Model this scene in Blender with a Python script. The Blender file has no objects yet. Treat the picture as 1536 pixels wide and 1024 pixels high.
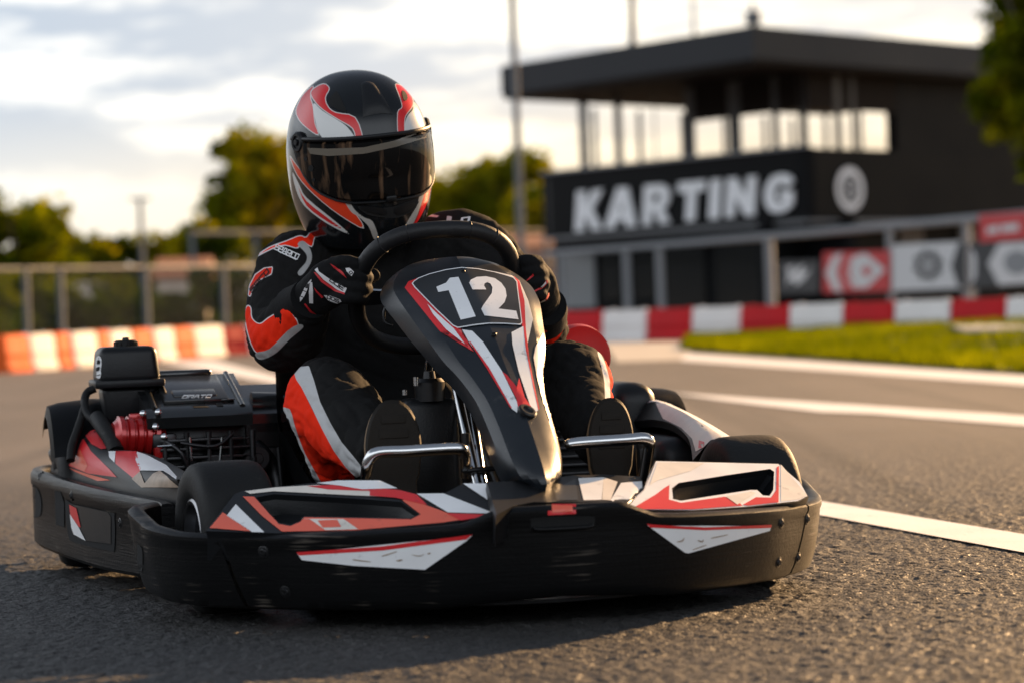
import bpy, bmesh, math, random
import numpy as np
from mathutils import Vector as V, Matrix, noise
from mathutils.bvhtree import BVHTree
from mathutils.geometry import tessellate_polygon
random.seed(7)
scene = bpy.context.scene
COL = scene.collection
R = math.radians
# ------------------------------------------------------------------ camera model (1536 x 1024 photo units)
FPX, CAMH, HORIZON, ROLL = 4325.0, 0.53, 454.0, R(2.1)
_pit = -math.atan2((512 - HORIZON) * math.cos(ROLL), FPX)
def ray(px, py):
    x = px - 768; y = 512 - py
    a = x*math.cos(ROLL) + y*math.sin(ROLL); b = -x*math.sin(ROLL) + y*math.cos(ROLL)
    c, s = math.cos(_pit), math.sin(_pit)
    return V((a, FPX*c - b*s, FPX*s + b*c)) / FPX
CAM = V((0, 0, CAMH))
fw = ray(768, 512).normalized(); rt = (ray(769, 512) - ray(768, 512)).normalized(); up = rt.cross(fw).normalized()
camd = bpy.data.cameras.new('camera'); cam = bpy.data.objects.new('camera', camd); COL.objects.link(cam)
cam.matrix_world = Matrix(((rt.x, up.x, -fw.x, 0), (rt.y, up.y, -fw.y, 0), (rt.z, up.z, -fw.z, CAMH), (0, 0, 0, 1)))
camd.sensor_width = 36; camd.lens = FPX / 1536 * 36; camd.clip_start = 0.1; camd.clip_end = 3000
camd.dof.use_dof = True; camd.dof.focus_distance = 5.45; camd.dof.aperture_fstop = 4.0; camd.dof.aperture_blades = 0
scene.camera = cam
def at(px, py, d):                                  # point in the world at depth d metres
    r = ray(px, py); return CAM + r * (d / r.y)
def gnd(px, py, z=0.0):
    r = ray(px, py); return CAM + r * ((z - CAMH) / r.z)
def proj_np(W):                                     # world points -> photo units
    d = np.asarray(W, float) - np.array(CAM)
    u = FPX * (d @ np.array(rt)) / (d @ np.array(fw)); v = FPX * (d @ np.array(up)) / (d @ np.array(fw))
    return np.stack([768 + u, 512 - v], 1)
# kart frame: x to the kart's left (picture right), y backwards, z up, origin on the ground under the front axle
KO = V((-.046, 5.218, 0)); KYAW = R(13.2)
KM = Matrix.Translation(KO) @ Matrix.Rotation(KYAW, 4, 'Z'); KMI = KM.inverted()
def loc(px, py, x=None, y=None, z=None):
    o = KMI @ CAM; d = KMI.to_3x3() @ ray(px, py)
    t = (x - o.x)/d.x if x is not None else (y - o.y)/d.y if y is not None else (z - o.z)/d.z
    return o + d * t
ID = Matrix.Identity(4)
# ------------------------------------------------------------------ materials
MATS = {}
LOWSPEC = {'black_plastic': .3, 'bumper_plastic': .17, 'fairing_plastic': .4, 'dark_rubber': .25, 'suit': .06, 'glove': .06, 'shoe': .2, 'shoe_sole': .15, 'leather': .35, 'cladding_dark': .06, 'cladding_brown': .05, 'fascia_grey': .15, 'dark_glass': .3}
def mat(name, col, rough=.5, metal=0, spec=.5, var=.12, vscale=6, bump=0, bscale=60, coat=0, rvar=.1, stretch=(1, 1, 1), scratch=0, sheen=0, trans=0, worn=0):
    m = bpy.data.materials.new(name); m.use_nodes = True; MATS[name] = m
    nt = m.node_tree; N = nt.nodes; L = nt.links; b = N['Principled BSDF']
    if name in LOWSPEC: spec = LOWSPEC[name]
    b.inputs['Roughness'].default_value = rough; b.inputs['Metallic'].default_value = metal
    b.inputs['Specular IOR Level'].default_value = spec; b.inputs['Coat Weight'].default_value = coat; b.inputs['Coat Roughness'].default_value = .06
    b.inputs['Sheen Weight'].default_value = sheen
    tc = N.new('ShaderNodeTexCoord'); mp = N.new('ShaderNodeMapping'); mp.inputs['Scale'].default_value = stretch
    L.new(tc.outputs['Object'], mp.inputs['Vector'])
    nz = N.new('ShaderNodeTexNoise'); nz.inputs['Scale'].default_value = vscale; nz.inputs['Detail'].default_value = 5
    L.new(mp.outputs[0], nz.inputs['Vector'])
    mx = N.new('ShaderNodeMix'); mx.data_type = 'RGBA'
    c = V(col); mx.inputs[6].default_value = (*(c*(1-var)), 1); mx.inputs[7].default_value = (*[min(1, k) for k in c*(1+var)], 1)
    L.new(nz.outputs[0], mx.inputs[0]); out = mx.outputs[2]
    rr = N.new('ShaderNodeMapRange'); rr.inputs[3].default_value = max(.03, rough-rvar); rr.inputs[4].default_value = min(1, rough+rvar)
    L.new(nz.outputs[0], rr.inputs[0]); L.new(rr.outputs[0], b.inputs['Roughness'])
    if worn:
        wn_ = N.new('ShaderNodeTexNoise'); wn_.inputs['Scale'].default_value = 26; wn_.inputs['Detail'].default_value = 9; wn_.inputs['Roughness'].default_value = .72; L.new(tc.outputs['Object'], wn_.inputs['Vector'])
        wm = N.new('ShaderNodeMapRange'); wm.inputs[1].default_value = .60; wm.inputs[2].default_value = .70; wm.inputs[4].default_value = worn; L.new(wn_.outputs[0], wm.inputs[0])
        w3 = N.new('ShaderNodeMix'); w3.data_type = 'RGBA'; w3.inputs[7].default_value = (.05, .045, .04, 1) if max(col) > .1 else (.10, .095, .09, 1)
        L.new(wm.outputs[0], w3.inputs[0]); L.new(out, w3.inputs[6]); out = w3.outputs[2]
    if scratch:
        mp2 = N.new('ShaderNodeMapping'); mp2.inputs['Scale'].default_value = (5, 5, 150); L.new(tc.outputs['Object'], mp2.inputs['Vector'])
        n2 = N.new('ShaderNodeTexNoise'); n2.inputs['Scale'].default_value = 1.6; n2.inputs['Detail'].default_value = 6; L.new(mp2.outputs[0], n2.inputs['Vector'])
        n3 = N.new('ShaderNodeTexNoise'); n3.inputs['Scale'].default_value = 9; L.new(tc.outputs['Object'], n3.inputs['Vector'])
        mu = N.new('ShaderNodeMath'); mu.operation = 'MULTIPLY'; L.new(n2.outputs[0], mu.inputs[0]); L.new(n3.outputs[0], mu.inputs[1])
        mr = N.new('ShaderNodeMapRange'); mr.inputs[1].default_value = .355; mr.inputs[2].default_value = .47; mr.inputs[4].default_value = scratch; L.new(mu.outputs[0], mr.inputs[0])
        m3 = N.new('ShaderNodeMix'); m3.data_type = 'RGBA'; m3.inputs[7].default_value = (.20, .17, .14, 1)
        L.new(mr.outputs[0], m3.inputs[0]); L.new(out, m3.inputs[6]); out = m3.outputs[2]
        bs = N.new('ShaderNodeBump'); bs.inputs['Strength'].default_value = .35; bs.inputs['Distance'].default_value = .002; L.new(n2.outputs[0], bs.inputs['Height']); L.new(bs.outputs[0], b.inputs['Normal'])
    L.new(out, b.inputs['Base Color'])
    if bump:
        nb = N.new('ShaderNodeTexNoise'); nb.inputs['Scale'].default_value = bscale; nb.inputs['Detail'].default_value = 4; L.new(mp.outputs[0], nb.inputs['Vector'])
        bp = N.new('ShaderNodeBump'); bp.inputs['Strength'].default_value = bump; bp.inputs['Distance'].default_value = .003
        L.new(nb.outputs[0], bp.inputs['Height'])
        if scratch: L.new(bs.outputs[0], bp.inputs['Normal'])
        L.new(bp.outputs[0], b.inputs['Normal'])
    if trans: b.inputs['Transmission Weight'].default_value = trans
    m['out'] = 0
    return m
def regions(m, layers):
    """add regions to a material: each layer = (attribute, colour, roughness, kind, width); the attribute is a signed distance to the edge of a cloth panel / paint field"""
    nt = m.node_tree; N = nt.nodes; L = nt.links; b = N['Principled BSDF']
    cur = b.inputs['Base Color'].links[0].from_socket
    for (a, col, kind, w) in layers:
        at_ = N.new('ShaderNodeAttribute'); at_.attribute_name = a
        src = at_.outputs['Fac']
        mr = N.new('ShaderNodeMapRange'); mr.clamp = True
        if kind == 'fill':
            mr.inputs[1].default_value = -.5; mr.inputs[2].default_value = .5; L.new(src, mr.inputs[0])
        else:                                       # 'line': a band of half width w round the edge
            ab = N.new('ShaderNodeMath'); ab.operation = 'ABSOLUTE'; L.new(src, ab.inputs[0])
            mr.inputs[1].default_value = w + .5; mr.inputs[2].default_value = w - .5; L.new(ab.outputs[0], mr.inputs[0])
        mx = N.new('ShaderNodeMix'); mx.data_type = 'RGBA'; mx.inputs[7].default_value = (*col, 1)
        L.new(mr.outputs[0], mx.inputs[0]); L.new(cur, mx.inputs[6]); cur = mx.outputs[2]
    L.new(cur, b.inputs['Base Color'])
mat('black_plastic', (.006, .0065, .0075), .40, bump=.12, bscale=260, var=.3)
mat('bumper_plastic', (.0042, .0042, .0044), .38, bump=.15, bscale=160, var=.35, scratch=.55)
mat('fairing_plastic', (.009, .0115, .015), .34, worn=.25, bump=.05, bscale=400, var=.2, vscale=14, rvar=.12)
mat('dark_rubber', (.009, .009, .009), .62, worn=.35, bump=.25, bscale=120, var=.3)
mat('black_metal', (.02, .02, .021), .35, metal=.6)
mat('engine_metal', (.05, .05, .052), .38, metal=.9, bump=.2, bscale=60)
mat('chrome', (.62, .62, .62), .16, metal=1, var=.08, rvar=.08)
mat('rim_metal', (.30, .30, .31), .3, metal=1)
mat('red_metal', (.42, .012, .012), .25, metal=.35, coat=.6)
mat('red_plastic', (.42, .008, .004), .38, spec=.25, var=.15)
mat('sticker_red', (.66, .022, .026), .35, worn=.5, var=.12, vscale=10)
mat('sticker_salmon', (.78, .13, .075), .35, worn=.45, var=.15, vscale=8)
mat('sticker_white', (.80, .80, .80), .38, worn=.5, var=.10, vscale=14)
mat('sticker_cream', (.74, .68, .60), .4, worn=.4, var=.2, vscale=20)
mat('sticker_black', (.017, .019, .021), .38, var=.2)
mat('scuffed_sticker', (.36, .27, .20), .45, var=.55, vscale=45)
mat('suit_label', (.72, .72, .72), .8)
mat('leather', (.008, .008, .009), .5, bump=.3, bscale=90, rvar=.12)
mat('visor', (.003, .0028, .0028), .05, spec=.22, coat=0, var=.2, rvar=.015)
mat('visor_strip', (.13, .11, .085), .10, spec=.6)
mat('shoe', (.007, .0065, .006), .75, bump=.3, bscale=80)
mat('shoe_sole', (.014, .0115, .009), .7, bump=.4, bscale=110)
mat('shoe_edge', (.20, .12, .055), .7)
mat('glove', (.009, .009, .0095), .75, bump=.3, bscale=150, sheen=.02)
mat('gloss_plastic', (.012, .0125, .013), .2, spec=.9, bump=.05, bscale=200, var=.3, rvar=.1)
mat('void', (.003, .003, .003), .9)
# ------------------------------------------------------------------ mesh builder
def catmull(pts, n=6, closed=False):
    P = [V(p) for p in pts]; out = []; m = len(P)
    for i in range(m if closed else m - 1):
        if closed: a, b, c, d = P[i-1], P[i], P[(i+1) % m], P[(i+2) % m]
        else: a, b, c, d = P[max(i-1, 0)], P[i], P[i+1], P[min(i+2, m-1)]
        for k in range(n):
            t = k/n
            out.append(.5*((2*b) + (c-a)*t + (2*a-5*b+4*c-d)*t*t + (3*b-a-3*c+d)*t**3))
    if not closed: out.append(P[-1])
    return out
class P:
    def __init__(s, *mats, M=KM):
        s.bm = bmesh.new(); s.mats = [MATS[m] if isinstance(m, str) else m for m in mats]; s.M = M; s.bvh = None
    def face(s, vs, mi=0):
        try: f = s.bm.faces.new(vs); f.material_index = mi; return f
        except ValueError: return None
    def poly(s, pts, mi=0): return s.face([s.bm.verts.new(p) for p in pts], mi)
    def grid(s, rows, mi=0, cu=False, cv=False, skip=None):
        vs = [[s.bm.verts.new(p) for p in r] for r in rows]; n = len(vs); m = len(vs[0])
        for i in range(n if cu else n-1):
            for j in range(m if cv else m-1):
                if skip and skip(i, j): continue
                s.face([vs[i][j], vs[(i+1) % n][j], vs[(i+1) % n][(j+1) % m], vs[i][(j+1) % m]], mi if not callable(mi) else mi(i, j))
        return vs
    def tube(s, path, r, n=12, mi=0, closed=False, caps=True, smooth=0, flat=1.0, upv=None):
        pth = [V(p) for p in path]
        if not isinstance(r, (list, tuple)): r = [r]*len(pth)
        if smooth:
            rr = [V((a if not isinstance(a, tuple) else a[0], a if not isinstance(a, tuple) else a[1], 0)) for a in r]
            pth = catmull(pth, smooth, closed); r = [(q.x, q.y) for q in catmull(rr, smooth, closed)]
        rows = []; m = len(pth); prev = None
        for i, p in enumerate(pth):
            t = (pth[(i+1) % m] - pth[i-1]) if closed else (pth[min(i+1, m-1)] - pth[max(i-1, 0)])
            t.normalize()
            if upv is not None: a = V(upv) - t*V(upv).dot(t)
            elif prev is None: a = V((0, 0, 1)) - t*t.z if abs(t.z) < .9 else V((1, 0, 0)) - t*t.x
            else: a = prev - t*prev.dot(t)
            a.normalize(); prev = a; b = t.cross(a)
            q = r[i]; ra, rb = q if isinstance(q, tuple) else (q, q*flat)
            rows.append([p + a*(ra*math.sin(2*math.pi*k/n)) + b*(rb*math.cos(2*math.pi*k/n)) for k in range(n)])
        vs = s.grid(rows, mi, cu=closed, cv=True)
        if caps and not closed: s.face(vs[0][::-1], mi); s.face(vs[-1], mi)
        return s
    def box(s, c, size, rot=None, bev=.004, mi=0, seg=2, taper=None):
        Mx = Matrix.Translation(V(c)) @ (rot.to_4x4() if rot else ID)
        n0 = len(s.bm.verts); r = bmesh.ops.create_cube(s.bm, size=1, matrix=Matrix.Diagonal((*size, 1)))
        vs = r['verts']
        if taper:
            for v in vs:
                if v.co.z > 0: v.co.x *= taper[0]; v.co.y *= taper[1]
        for v in vs: v.co = Mx @ v.co
        fs = list({f for v in vs for f in v.link_faces})
        for f in fs: f.material_index = mi
        if bev:
            es = list({e for v in vs for e in v.link_edges})
            bmesh.ops.bevel(s.bm, geom=es, offset=bev, segments=seg, affect='EDGES', profile=.5, clamp_overlap=True, material=mi)
        return s
    def prism(s, pts, vec, mi=0, bev=0, hole=None):
        """closed outline extruded along vec; optional hole outline"""
        vec = V(vec); pts = [V(p) for p in pts]; loops = [pts] + ([[V(p) for p in hole]] if hole else [])
        tris = tessellate_polygon(loops); flat = [p for l in loops for p in l]
        a = [s.bm.verts.new(p) for p in flat]; b = [s.bm.verts.new(p+vec) for p in flat]
        for t in tris:
            s.face([a[i] for i in t][::-1], mi); s.face([b[i] for i in t], mi)
        o = 0
        for l in loops:
            n = len(l)
            for i in range(n):
                j = (i+1) % n; s.face([a[o+i], a[o+j], b[o+j], b[o+i]], mi)
            o += n
        return s
    def lathe(s, c, axis, prof, n=32, mi=0):
        ax = V(axis).normalized(); a = ax.orthogonal().normalized(); b = ax.cross(a); c = V(c)
        rows = [[c + ax*h + (a*math.cos(2*math.pi*k/n) + b*math.sin(2*math.pi*k/n))*max(r, 1e-4) for k in range(n)] for (r, h) in prof]
        s.grid(rows, mi, cv=True); return s
    def freeze(s):
        bmesh.ops.recalc_face_normals(s.bm, faces=s.bm.faces[:])
        s.bvh = BVHTree.FromBMesh(s.bm); return s
    def decal(s, poly, mi, off=.0012, step=9, smooth=0, plane=None, cut=None, within=None):
        if s.bvh is None: s.freeze()
        if smooth: poly = [(p.x, p.y) for p in catmull([(a, b, 0) for a, b in poly], smooth, True)]
        t = bmesh.new(); vs = [t.verts.new((a, -b, 0)) for a, b in poly]
        t.faces.new(vs); bmesh.ops.triangulate(t, faces=t.faces[:], ngon_method='EAR_CLIP')
        xs = [p[0] for p in poly]; ys = [-p[1] for p in poly]
        for ax, lo, hi in ((0, min(xs), max(xs)), (1, min(ys), max(ys))):
            k = math.floor(lo/step)*step + step
            while k < hi:
                co = (k, 0, 0) if ax == 0 else (0, k, 0); no = (1, 0, 0) if ax == 0 else (0, 1, 0)
                bmesh.ops.bisect_plane(t, geom=t.verts[:]+t.edges[:]+t.faces[:], dist=1e-5, plane_co=co, plane_no=no); k += step
        for lp, keep in ((cut, False), (within, True)):
            if not lp: continue
            for i in range(len(lp)):
                a = V((lp[i][0], -lp[i][1], 0)); b_ = V((lp[(i+1) % len(lp)][0], -lp[(i+1) % len(lp)][1], 0)); e_ = (b_-a).normalized()
                bmesh.ops.bisect_plane(t, geom=t.verts[:]+t.edges[:]+t.faces[:], dist=1e-4, plane_co=a, plane_no=(-e_.y, e_.x, 0))
            fs = t.faces[:]; C_ = np.array([f.calc_center_median()[:2] for f in fs])*np.array([1, -1]); ins = sdf(C_, lp) > 0
            bmesh.ops.delete(t, geom=[f for f, k in zip(fs, ins) if bool(k) != keep], context='FACES')
        Mi = s.M.inverted(); o = Mi @ CAM; M3 = Mi.to_3x3(); mp = {}
        for v in t.verts:
            d = (M3 @ ray(v.co.x, -v.co.y)).normalized()
            if plane is not None: mp[v] = s.bm.verts.new(o + d*((plane[1]-o).dot(plane[0])/d.dot(plane[0])) + plane[0]*off); continue
            h, n, i, ds = s.bvh.ray_cast(o, d)
            if h is None: mp[v] = None; continue
            if n.dot(d) > 0: n = -n
            mp[v] = s.bm.verts.new(h + n*off)
        for f in t.faces:
            q = [mp[v] for v in f.verts]
            if None in q: continue
            zs = [(p.co-o).length for p in q]
            if plane is None and max(zs)-min(zs) > .09: continue
            s.face(q, mi)
        t.free(); return s
    def build(s, name, parent=None, sharp=38, off=(0, 0, 0), recalc=True):
        if recalc and s.bvh is None: bmesh.ops.recalc_face_normals(s.bm, faces=s.bm.faces[:])
        me = bpy.data.meshes.new(name); lim = R(sharp)
        for f in s.bm.faces: f.smooth = True
        for e in s.bm.edges:
            if len(e.link_faces) == 2 and e.calc_face_angle(0) > lim: e.smooth = False
        s.bm.to_mesh(me); s.bm.free()
        for m in s.mats: me.materials.append(m)
        o = bpy.data.objects.new(name, me); COL.objects.link(o)
        if parent is not None: o.parent = parent
        o.location = off
        return o
def inset(poly, d):
    out = []; n = len(poly); A = sum(poly[i][0]*poly[(i+1) % n][1]-poly[(i+1) % n][0]*poly[i][1] for i in range(n)); sg = 1 if A > 0 else -1
    for i in range(n):
        a, b, c = V(poly[i-1]), V(poly[i]), V(poly[(i+1) % n])
        e1 = (b-a).normalized(); e2 = (c-b).normalized()
        n1 = V((-e1.y, e1.x))*sg; n2 = V((-e2.y, e2.x))*sg
        m = (n1+n2); m = m/max(.35, m.length_squared/2) ; out.append((b.x+m.x*d, b.y+m.y*d))
    return out
def crop(ox, oy, k): return lambda pts: [(ox+x/k, oy+y/k) for x, y in pts]
def sdf(Q, poly):
    """signed distance (photo units, positive inside) of points Q to a closed outline"""
    Pn = np.array(poly, float); d = np.full(len(Q), 1e9); ins = np.zeros(len(Q), bool); n = len(Pn)
    for i in range(n):
        a = Pn[i]; b = Pn[(i+1) % n]; e = b-a; w = Q-a
        t = np.clip((w@e)/max(e@e, 1e-9), 0, 1); d = np.minimum(d, np.hypot(*(w - t[:, None]*e).T))
        c = (a[1] > Q[:, 1]) != (b[1] > Q[:, 1])
        with np.errstate(divide='ignore', invalid='ignore'): xi = a[0] + (Q[:, 1]-a[1])*(b[0]-a[0])/(b[1]-a[1] if b[1] != a[1] else 1e-9)
        ins ^= c & (Q[:, 0] < xi)
    return np.where(ins, d, -d)
def add_region(o, name, polys, M=KM, cond=None, smooth=4):
    """store the distance to a panel's outline on the mesh, so that the material can colour the panel"""
    me = o.data; co = np.empty(len(me.vertices)*3); me.vertices.foreach_get('co', co); co = co.reshape(-1, 3)
    W = co @ np.array(M.to_3x3()).T + np.array(M.translation); Q = proj_np(W); v = np.full(len(co), -60.)
    for p in polys:
        if smooth: p = [(q.x, q.y) for q in catmull([(a, b, 0) for a, b in p], smooth, True)]
        v = np.maximum(v, sdf(Q, p))
    if cond is not None: v = np.where(cond(co), v, -60.)
    a = me.attributes.new(name, 'FLOAT', 'POINT'); a.data.foreach_set('value', v.astype(np.float32))
def blob(tubes, voxel, name, mats, parent, off=(0, 0, 0), smooth=4, extra=None, fold=None):
    """one continuous skin grown over a set of limbs"""
    p = P(*mats)
    for t in tubes: p.tube(*t[0], **t[1])
    if extra: extra(p)
    o = p.build('tmp')
    md = o.modifiers.new('r', 'REMESH'); md.mode = 'VOXEL'; md.voxel_size = voxel; md.use_smooth_shade = True
    dg = bpy.context.evaluated_depsgraph_get(); me = bpy.data.meshes.new_from_object(o.evaluated_get(dg))
    bpy.data.objects.remove(o)
    bm = bmesh.new(); bm.from_mesh(me)
    for _ in range(smooth): bmesh.ops.smooth_vert(bm, verts=bm.verts, factor=.5, use_axis_x=True, use_axis_y=True, use_axis_z=True)
    if fold:
        bm.normal_update()
        mv = [(v, v.normal*fold(v.co)) for v in bm.verts]
        for v, d in mv: v.co += d
    for f in bm.faces: f.smooth = True
    bm.to_mesh(me); bm.free(); me.name = name
    me.materials.clear()
    for m in mats: me.materials.append(MATS[m] if isinstance(m, str) else m)
    o = bpy.data.objects.new(name, me); COL.objects.link(o); o.parent = parent; o.location = off
    return o
def thing(name, label, cat, loc_, rotz=0, group=None):
    o = bpy.data.objects.new(name, None); COL.objects.link(o); o.location = loc_; o.rotation_euler = (0, 0, rotz); o.empty_display_size = .1
    return tag(o, label, cat, group)
def tag(o, label, cat, group=None):
    o['label'] = label; o['category'] = cat
    if group: o['group'] = group
    return o
# ================================================================== GO-KART
kart = thing('go_kart', 'black red and white racing go-kart with number 12 on its front fairing', 'go-kart', KO, KYAW)
c5 = crop(180, 660, 2.56); c6 = crop(740, 580, 2.8444); ca = crop(360, 330, 2.498); cf = crop(560, 370, 5.12); c4 = crop(560, 360, 2.4386); ce = crop(30, 490, 4.096)
FONT = {'S': [[(1, 1), (0, 1), (0, .5), (1, .5), (1, 0), (0, 0)]], 'P': [[(0, 0), (0, 1), (1, 1), (1, .45), (0, .45)]], 'A': [[(0, 0), (.25, 1), (.75, 1), (1, 0)], [(.15, .35), (.85, .35)]], 'R': [[(0, 0), (0, 1), (1, 1), (1, .45), (0, .45)], [(.5, .45), (1, 0)]],
        'C': [[(1, 1), (0, 1), (0, 0), (1, 0)]], 'O': [[(0, 0), (0, 1), (1, 1), (1, 0), (0, 0)]], 'E': [[(1, 1), (0, 1), (0, 0), (1, 0)], [(0, .5), (.8, .5)]], 'N': [[(0, 0), (0, 1), (1, 0), (1, 1)]], 'D': [[(0, 0), (0, 1), (.8, 1), (1, .7), (1, .3), (.8, 0), (0, 0)]], 'I': [[(.5, 0), (.5, 1)]], 'F': [[(0, 0), (0, 1), (1, 1)], [(0, .5), (.8, .5)]], 'U': [[(0, 1), (0, 0), (1, 0), (1, 1)]], 'K': [[(0, 0), (0, 1)], [(1, 1), (0, .45), (1, 0)]], 'T': [[(0, 1), (1, 1)], [(.5, 1), (.5, 0)]], 'G': [[(1, 1), (0, 1), (0, 0), (1, 0), (1, .5), (.6, .5)]]}
def letters(word, p0, p1, h, lw, gap=.3):
    """strokes of a word as outlines in photo units, running from p0 to p1 (baseline), cap height vector h"""
    out = []; p0 = V(p0); d = V(p1)-p0; n = len(word); h = V(h); wd = d/(n + gap*(n-1))
    for i, ch in enumerate(word):
        o = p0 + wd*i*(1+gap)
        for st in FONT.get(ch, []):
            pts = [o + wd*a + h*b for a, b in st]
            for a, b in zip(pts, pts[1:]):
                t = (b-a).normalized(); m = V((-t.y, t.x))*lw; a2 = a - t*lw*.9; b2 = b + t*lw*.9
                out.append([tuple(a2+m), tuple(b2+m), tuple(b2-m), tuple(a2-m)])
    return out
# ---------------------------------------------------------------- bumpers
def plan_curve(pts, n=10):
    q = [V((a, b, 0)) for a, b in pts]; q = catmull(q, n); s = [0]
    for i in range(1, len(q)): s.append(s[-1] + (q[i]-q[i-1]).length)
    return q, s
def at_s(q, s, u):
    u = max(s[0], min(s[-1], u)); i = int(np.searchsorted(s, u)); i = max(1, min(len(q)-1, i))
    t = (u - s[i-1])/(s[i]-s[i-1]); p = q[i-1].lerp(q[i], t)
    d = (q[min(i+1, len(q)-1)]-q[max(i-2, 0)]).normalized()
    return p, d
PROF = [(-.050, 0), (-.030, .012), (-.021, .05), (-.016, .14), (-.010, .3), (-.005, .5), (-.001, .7), (.001, .84), (.004, .89), (.004, .95), (-.003, .992), (-.012, 1.0), (-.020, .992), (-.026, .95), (-.026, .80), (-.030, .4)]
def bumper_wall(p, q, s, u0, u1, ztop, zbot, n, sgn, mi=0, prof=PROF, skip=None):
    rows = []
    for k in range(n+1):
        row = []
        for (o, f) in prof:
            a = u0(f); b = u1(f); u = a + (b-a)*k/n
            pt, d = at_s(q, s, u); nrm = V((d.y, -d.x, 0))*sgn
            zt = ztop(u, pt); zb = zbot(u, pt)
            w = pt + nrm*o; row.append(V((w.x, w.y, zb + (zt-zb)*f)))
        rows.append(row)
    p.grid(rows, mi, skip=skip)
    for r in (rows[0], rows[-1]): p.poly(r, mi)
half = [(0, -.530), (.12, -.516), (.21, -.486), (.30, -.432), (.41, -.345), (.49, -.262), (.556, -.18), (.59, -.09), (.606, 0), (.612, .07), (.606, .13), (.588, .18), (.572, .215)]
lefth = [(x*(1 + .055*max(0, min(1, (x-.44)/.15))), y) for x, y in half]
bq, bs = plan_curve([(-a, b) for a, b in lefth[::-1]] + half[1:])
BL = bs[-1]; ic = min(range(len(bq)), key=lambda i: abs(bq[i].x)); UC = bs[ic]
def interp(tab, v):
    for (a, za), (b, zb) in zip(tab, tab[1:]):
        if v <= b: return za + (zb-za)*max(0, min(1, (v-a)/(b-a)))
    return tab[-1][1]
def bz(u, p):
    s_ = abs(u-UC)
    return interp([(0, .199), (.105, .198), (.165, .175), (.22, .171), (.5, .159), (.62, .157), (.72, .160), (.83, .168), (.92, .184), (.97, .190), (1.1, .190)], s_)
def bb(u, p): return interp([(0, .044), (.1, .040), (.22, .031), (.5, .028), (.62, .028), (.9, .034), (1.1, .045)], abs(u-UC))
SPT, SPB = .622, .585
def spl(f, g): return SPB + (SPT-SPB)*f + g
bp = P('bumper_plastic', 'sticker_white', 'sticker_red', 'scuffed_sticker', 'void', 'sticker_salmon')
bumper_wall(bp, bq, bs, lambda f: UC - spl(f, -.0035), lambda f: UC + spl(f, -.0035), bz, bb, 110, 1)
bp.freeze()
b1 = c5([(682, 433), (1352, 364), (1330, 385), (1172, 495), (900, 480), (700, 458)])
bp.decal(b1, 1, .0014); bp.decal(c5([(680, 428), (1010, 405), (1355, 358), (1330, 379), (1010, 421), (690, 440)]), 2, .002)
b2 = c6([(655, 588), (1182, 592), (1178, 612), (830, 708), (815, 705)])
bp.decal(b2, 1, .0014); bp.decal(c6([(652, 582), (900, 597), (1184, 586), (1182, 599), (900, 609), (668, 598)]), 2, .002)
bp.decal(c6([(232, 492), (352, 494), (352, 540), (232, 546)]), 2, .0012); bp.decal(c6([(250, 505), (338, 507), (338, 530), (250, 534)]), 5, .002)
for q_ in ([(1062, 460), (1078, 455), (1088, 457), (1074, 463)], [(1118, 436), (1150, 440), (1172, 434), (1150, 444)], [(1180, 432), (1194, 429), (1190, 436)], [(900, 455), (960, 462), (958, 465), (902, 459)], [(1010, 440), (1060, 425), (1062, 428), (1012, 443)]): bp.decal(c5(q_), 3, .0022, smooth=3)
for q_ in ([(778, 658), (800, 652), (812, 640), (806, 656), (790, 660)], [(868, 650), (885, 655), (893, 648), (890, 660), (876, 658)], [(930, 640), (990, 628), (992, 631), (932, 644)], [(850, 690), (900, 672), (902, 675), (852, 693)]): bp.decal(c6(q_), 3, .0022, smooth=3)
bp.decal(c6([(160, 572), (180, 555), (405, 548), (432, 560), (428, 585), (408, 598), (185, 610)]), 4, .0012, smooth=3)
bump = bp.build('front_bumper', kart)
sl = P('bumper_plastic'); sl.tube([loc(*c6([(175, 598)])[0], y=-.535), loc(*c6([(195, 607)])[0], y=-.535), loc(*c6([(405, 596)])[0], y=-.53), loc(*c6([(422, 582)])[0], y=-.528)], .0035, smooth=3)
sl.build('slot_lip', bump)
def bolt(px, py, host, par):
    p = P('black_metal'); o = KMI @ CAM; d = (KMI.to_3x3() @ ray(px, py)).normalized()
    h, n, i, t = host.ray_cast(o, d)
    if h is None: return
    if n.dot(d) > 0: n = -n
    p.lathe(h - n*.004, n, [(.0105, 0), (.0105, .0042), (.009, .0050), (.0068, .0050), (.006, .0066), (.004, .0072), (.0034, .006), (0, .006)], 16); p.build('bolt', par)
BB = bp.bvh
for xy in ((395, 827), (428, 887), (1172, 784), (1168, 843)): bolt(*xy, BB, bump)
for sg, nm in ((-1, 'left'), (1, 'right')):
    e = P('bumper_plastic', 'void')
    if sg < 0: bumper_wall(e, bq, bs, lambda f: 0.0, lambda f: UC - spl(f, .0035), bz, bb, 44, 1)
    else: bumper_wall(e, bq, bs, lambda f: UC + spl(f, .0035), lambda f: BL, bz, bb, 44, 1)
    e.freeze()
    if sg < 0:
        e.decal([(197, 812), (206, 814), (213, 820), (215, 832), (214, 856), (207, 857), (198, 853), (196, 840)], 1, .0014, smooth=3)
    eo = e.build('bumper_end', kart)
    for xy in (((343, 826), (375, 886)) if sg < 0 else ((1211, 778), (1197, 836))): bolt(*xy, e.bvh, eo)
    if sg < 0:
        pass
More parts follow.
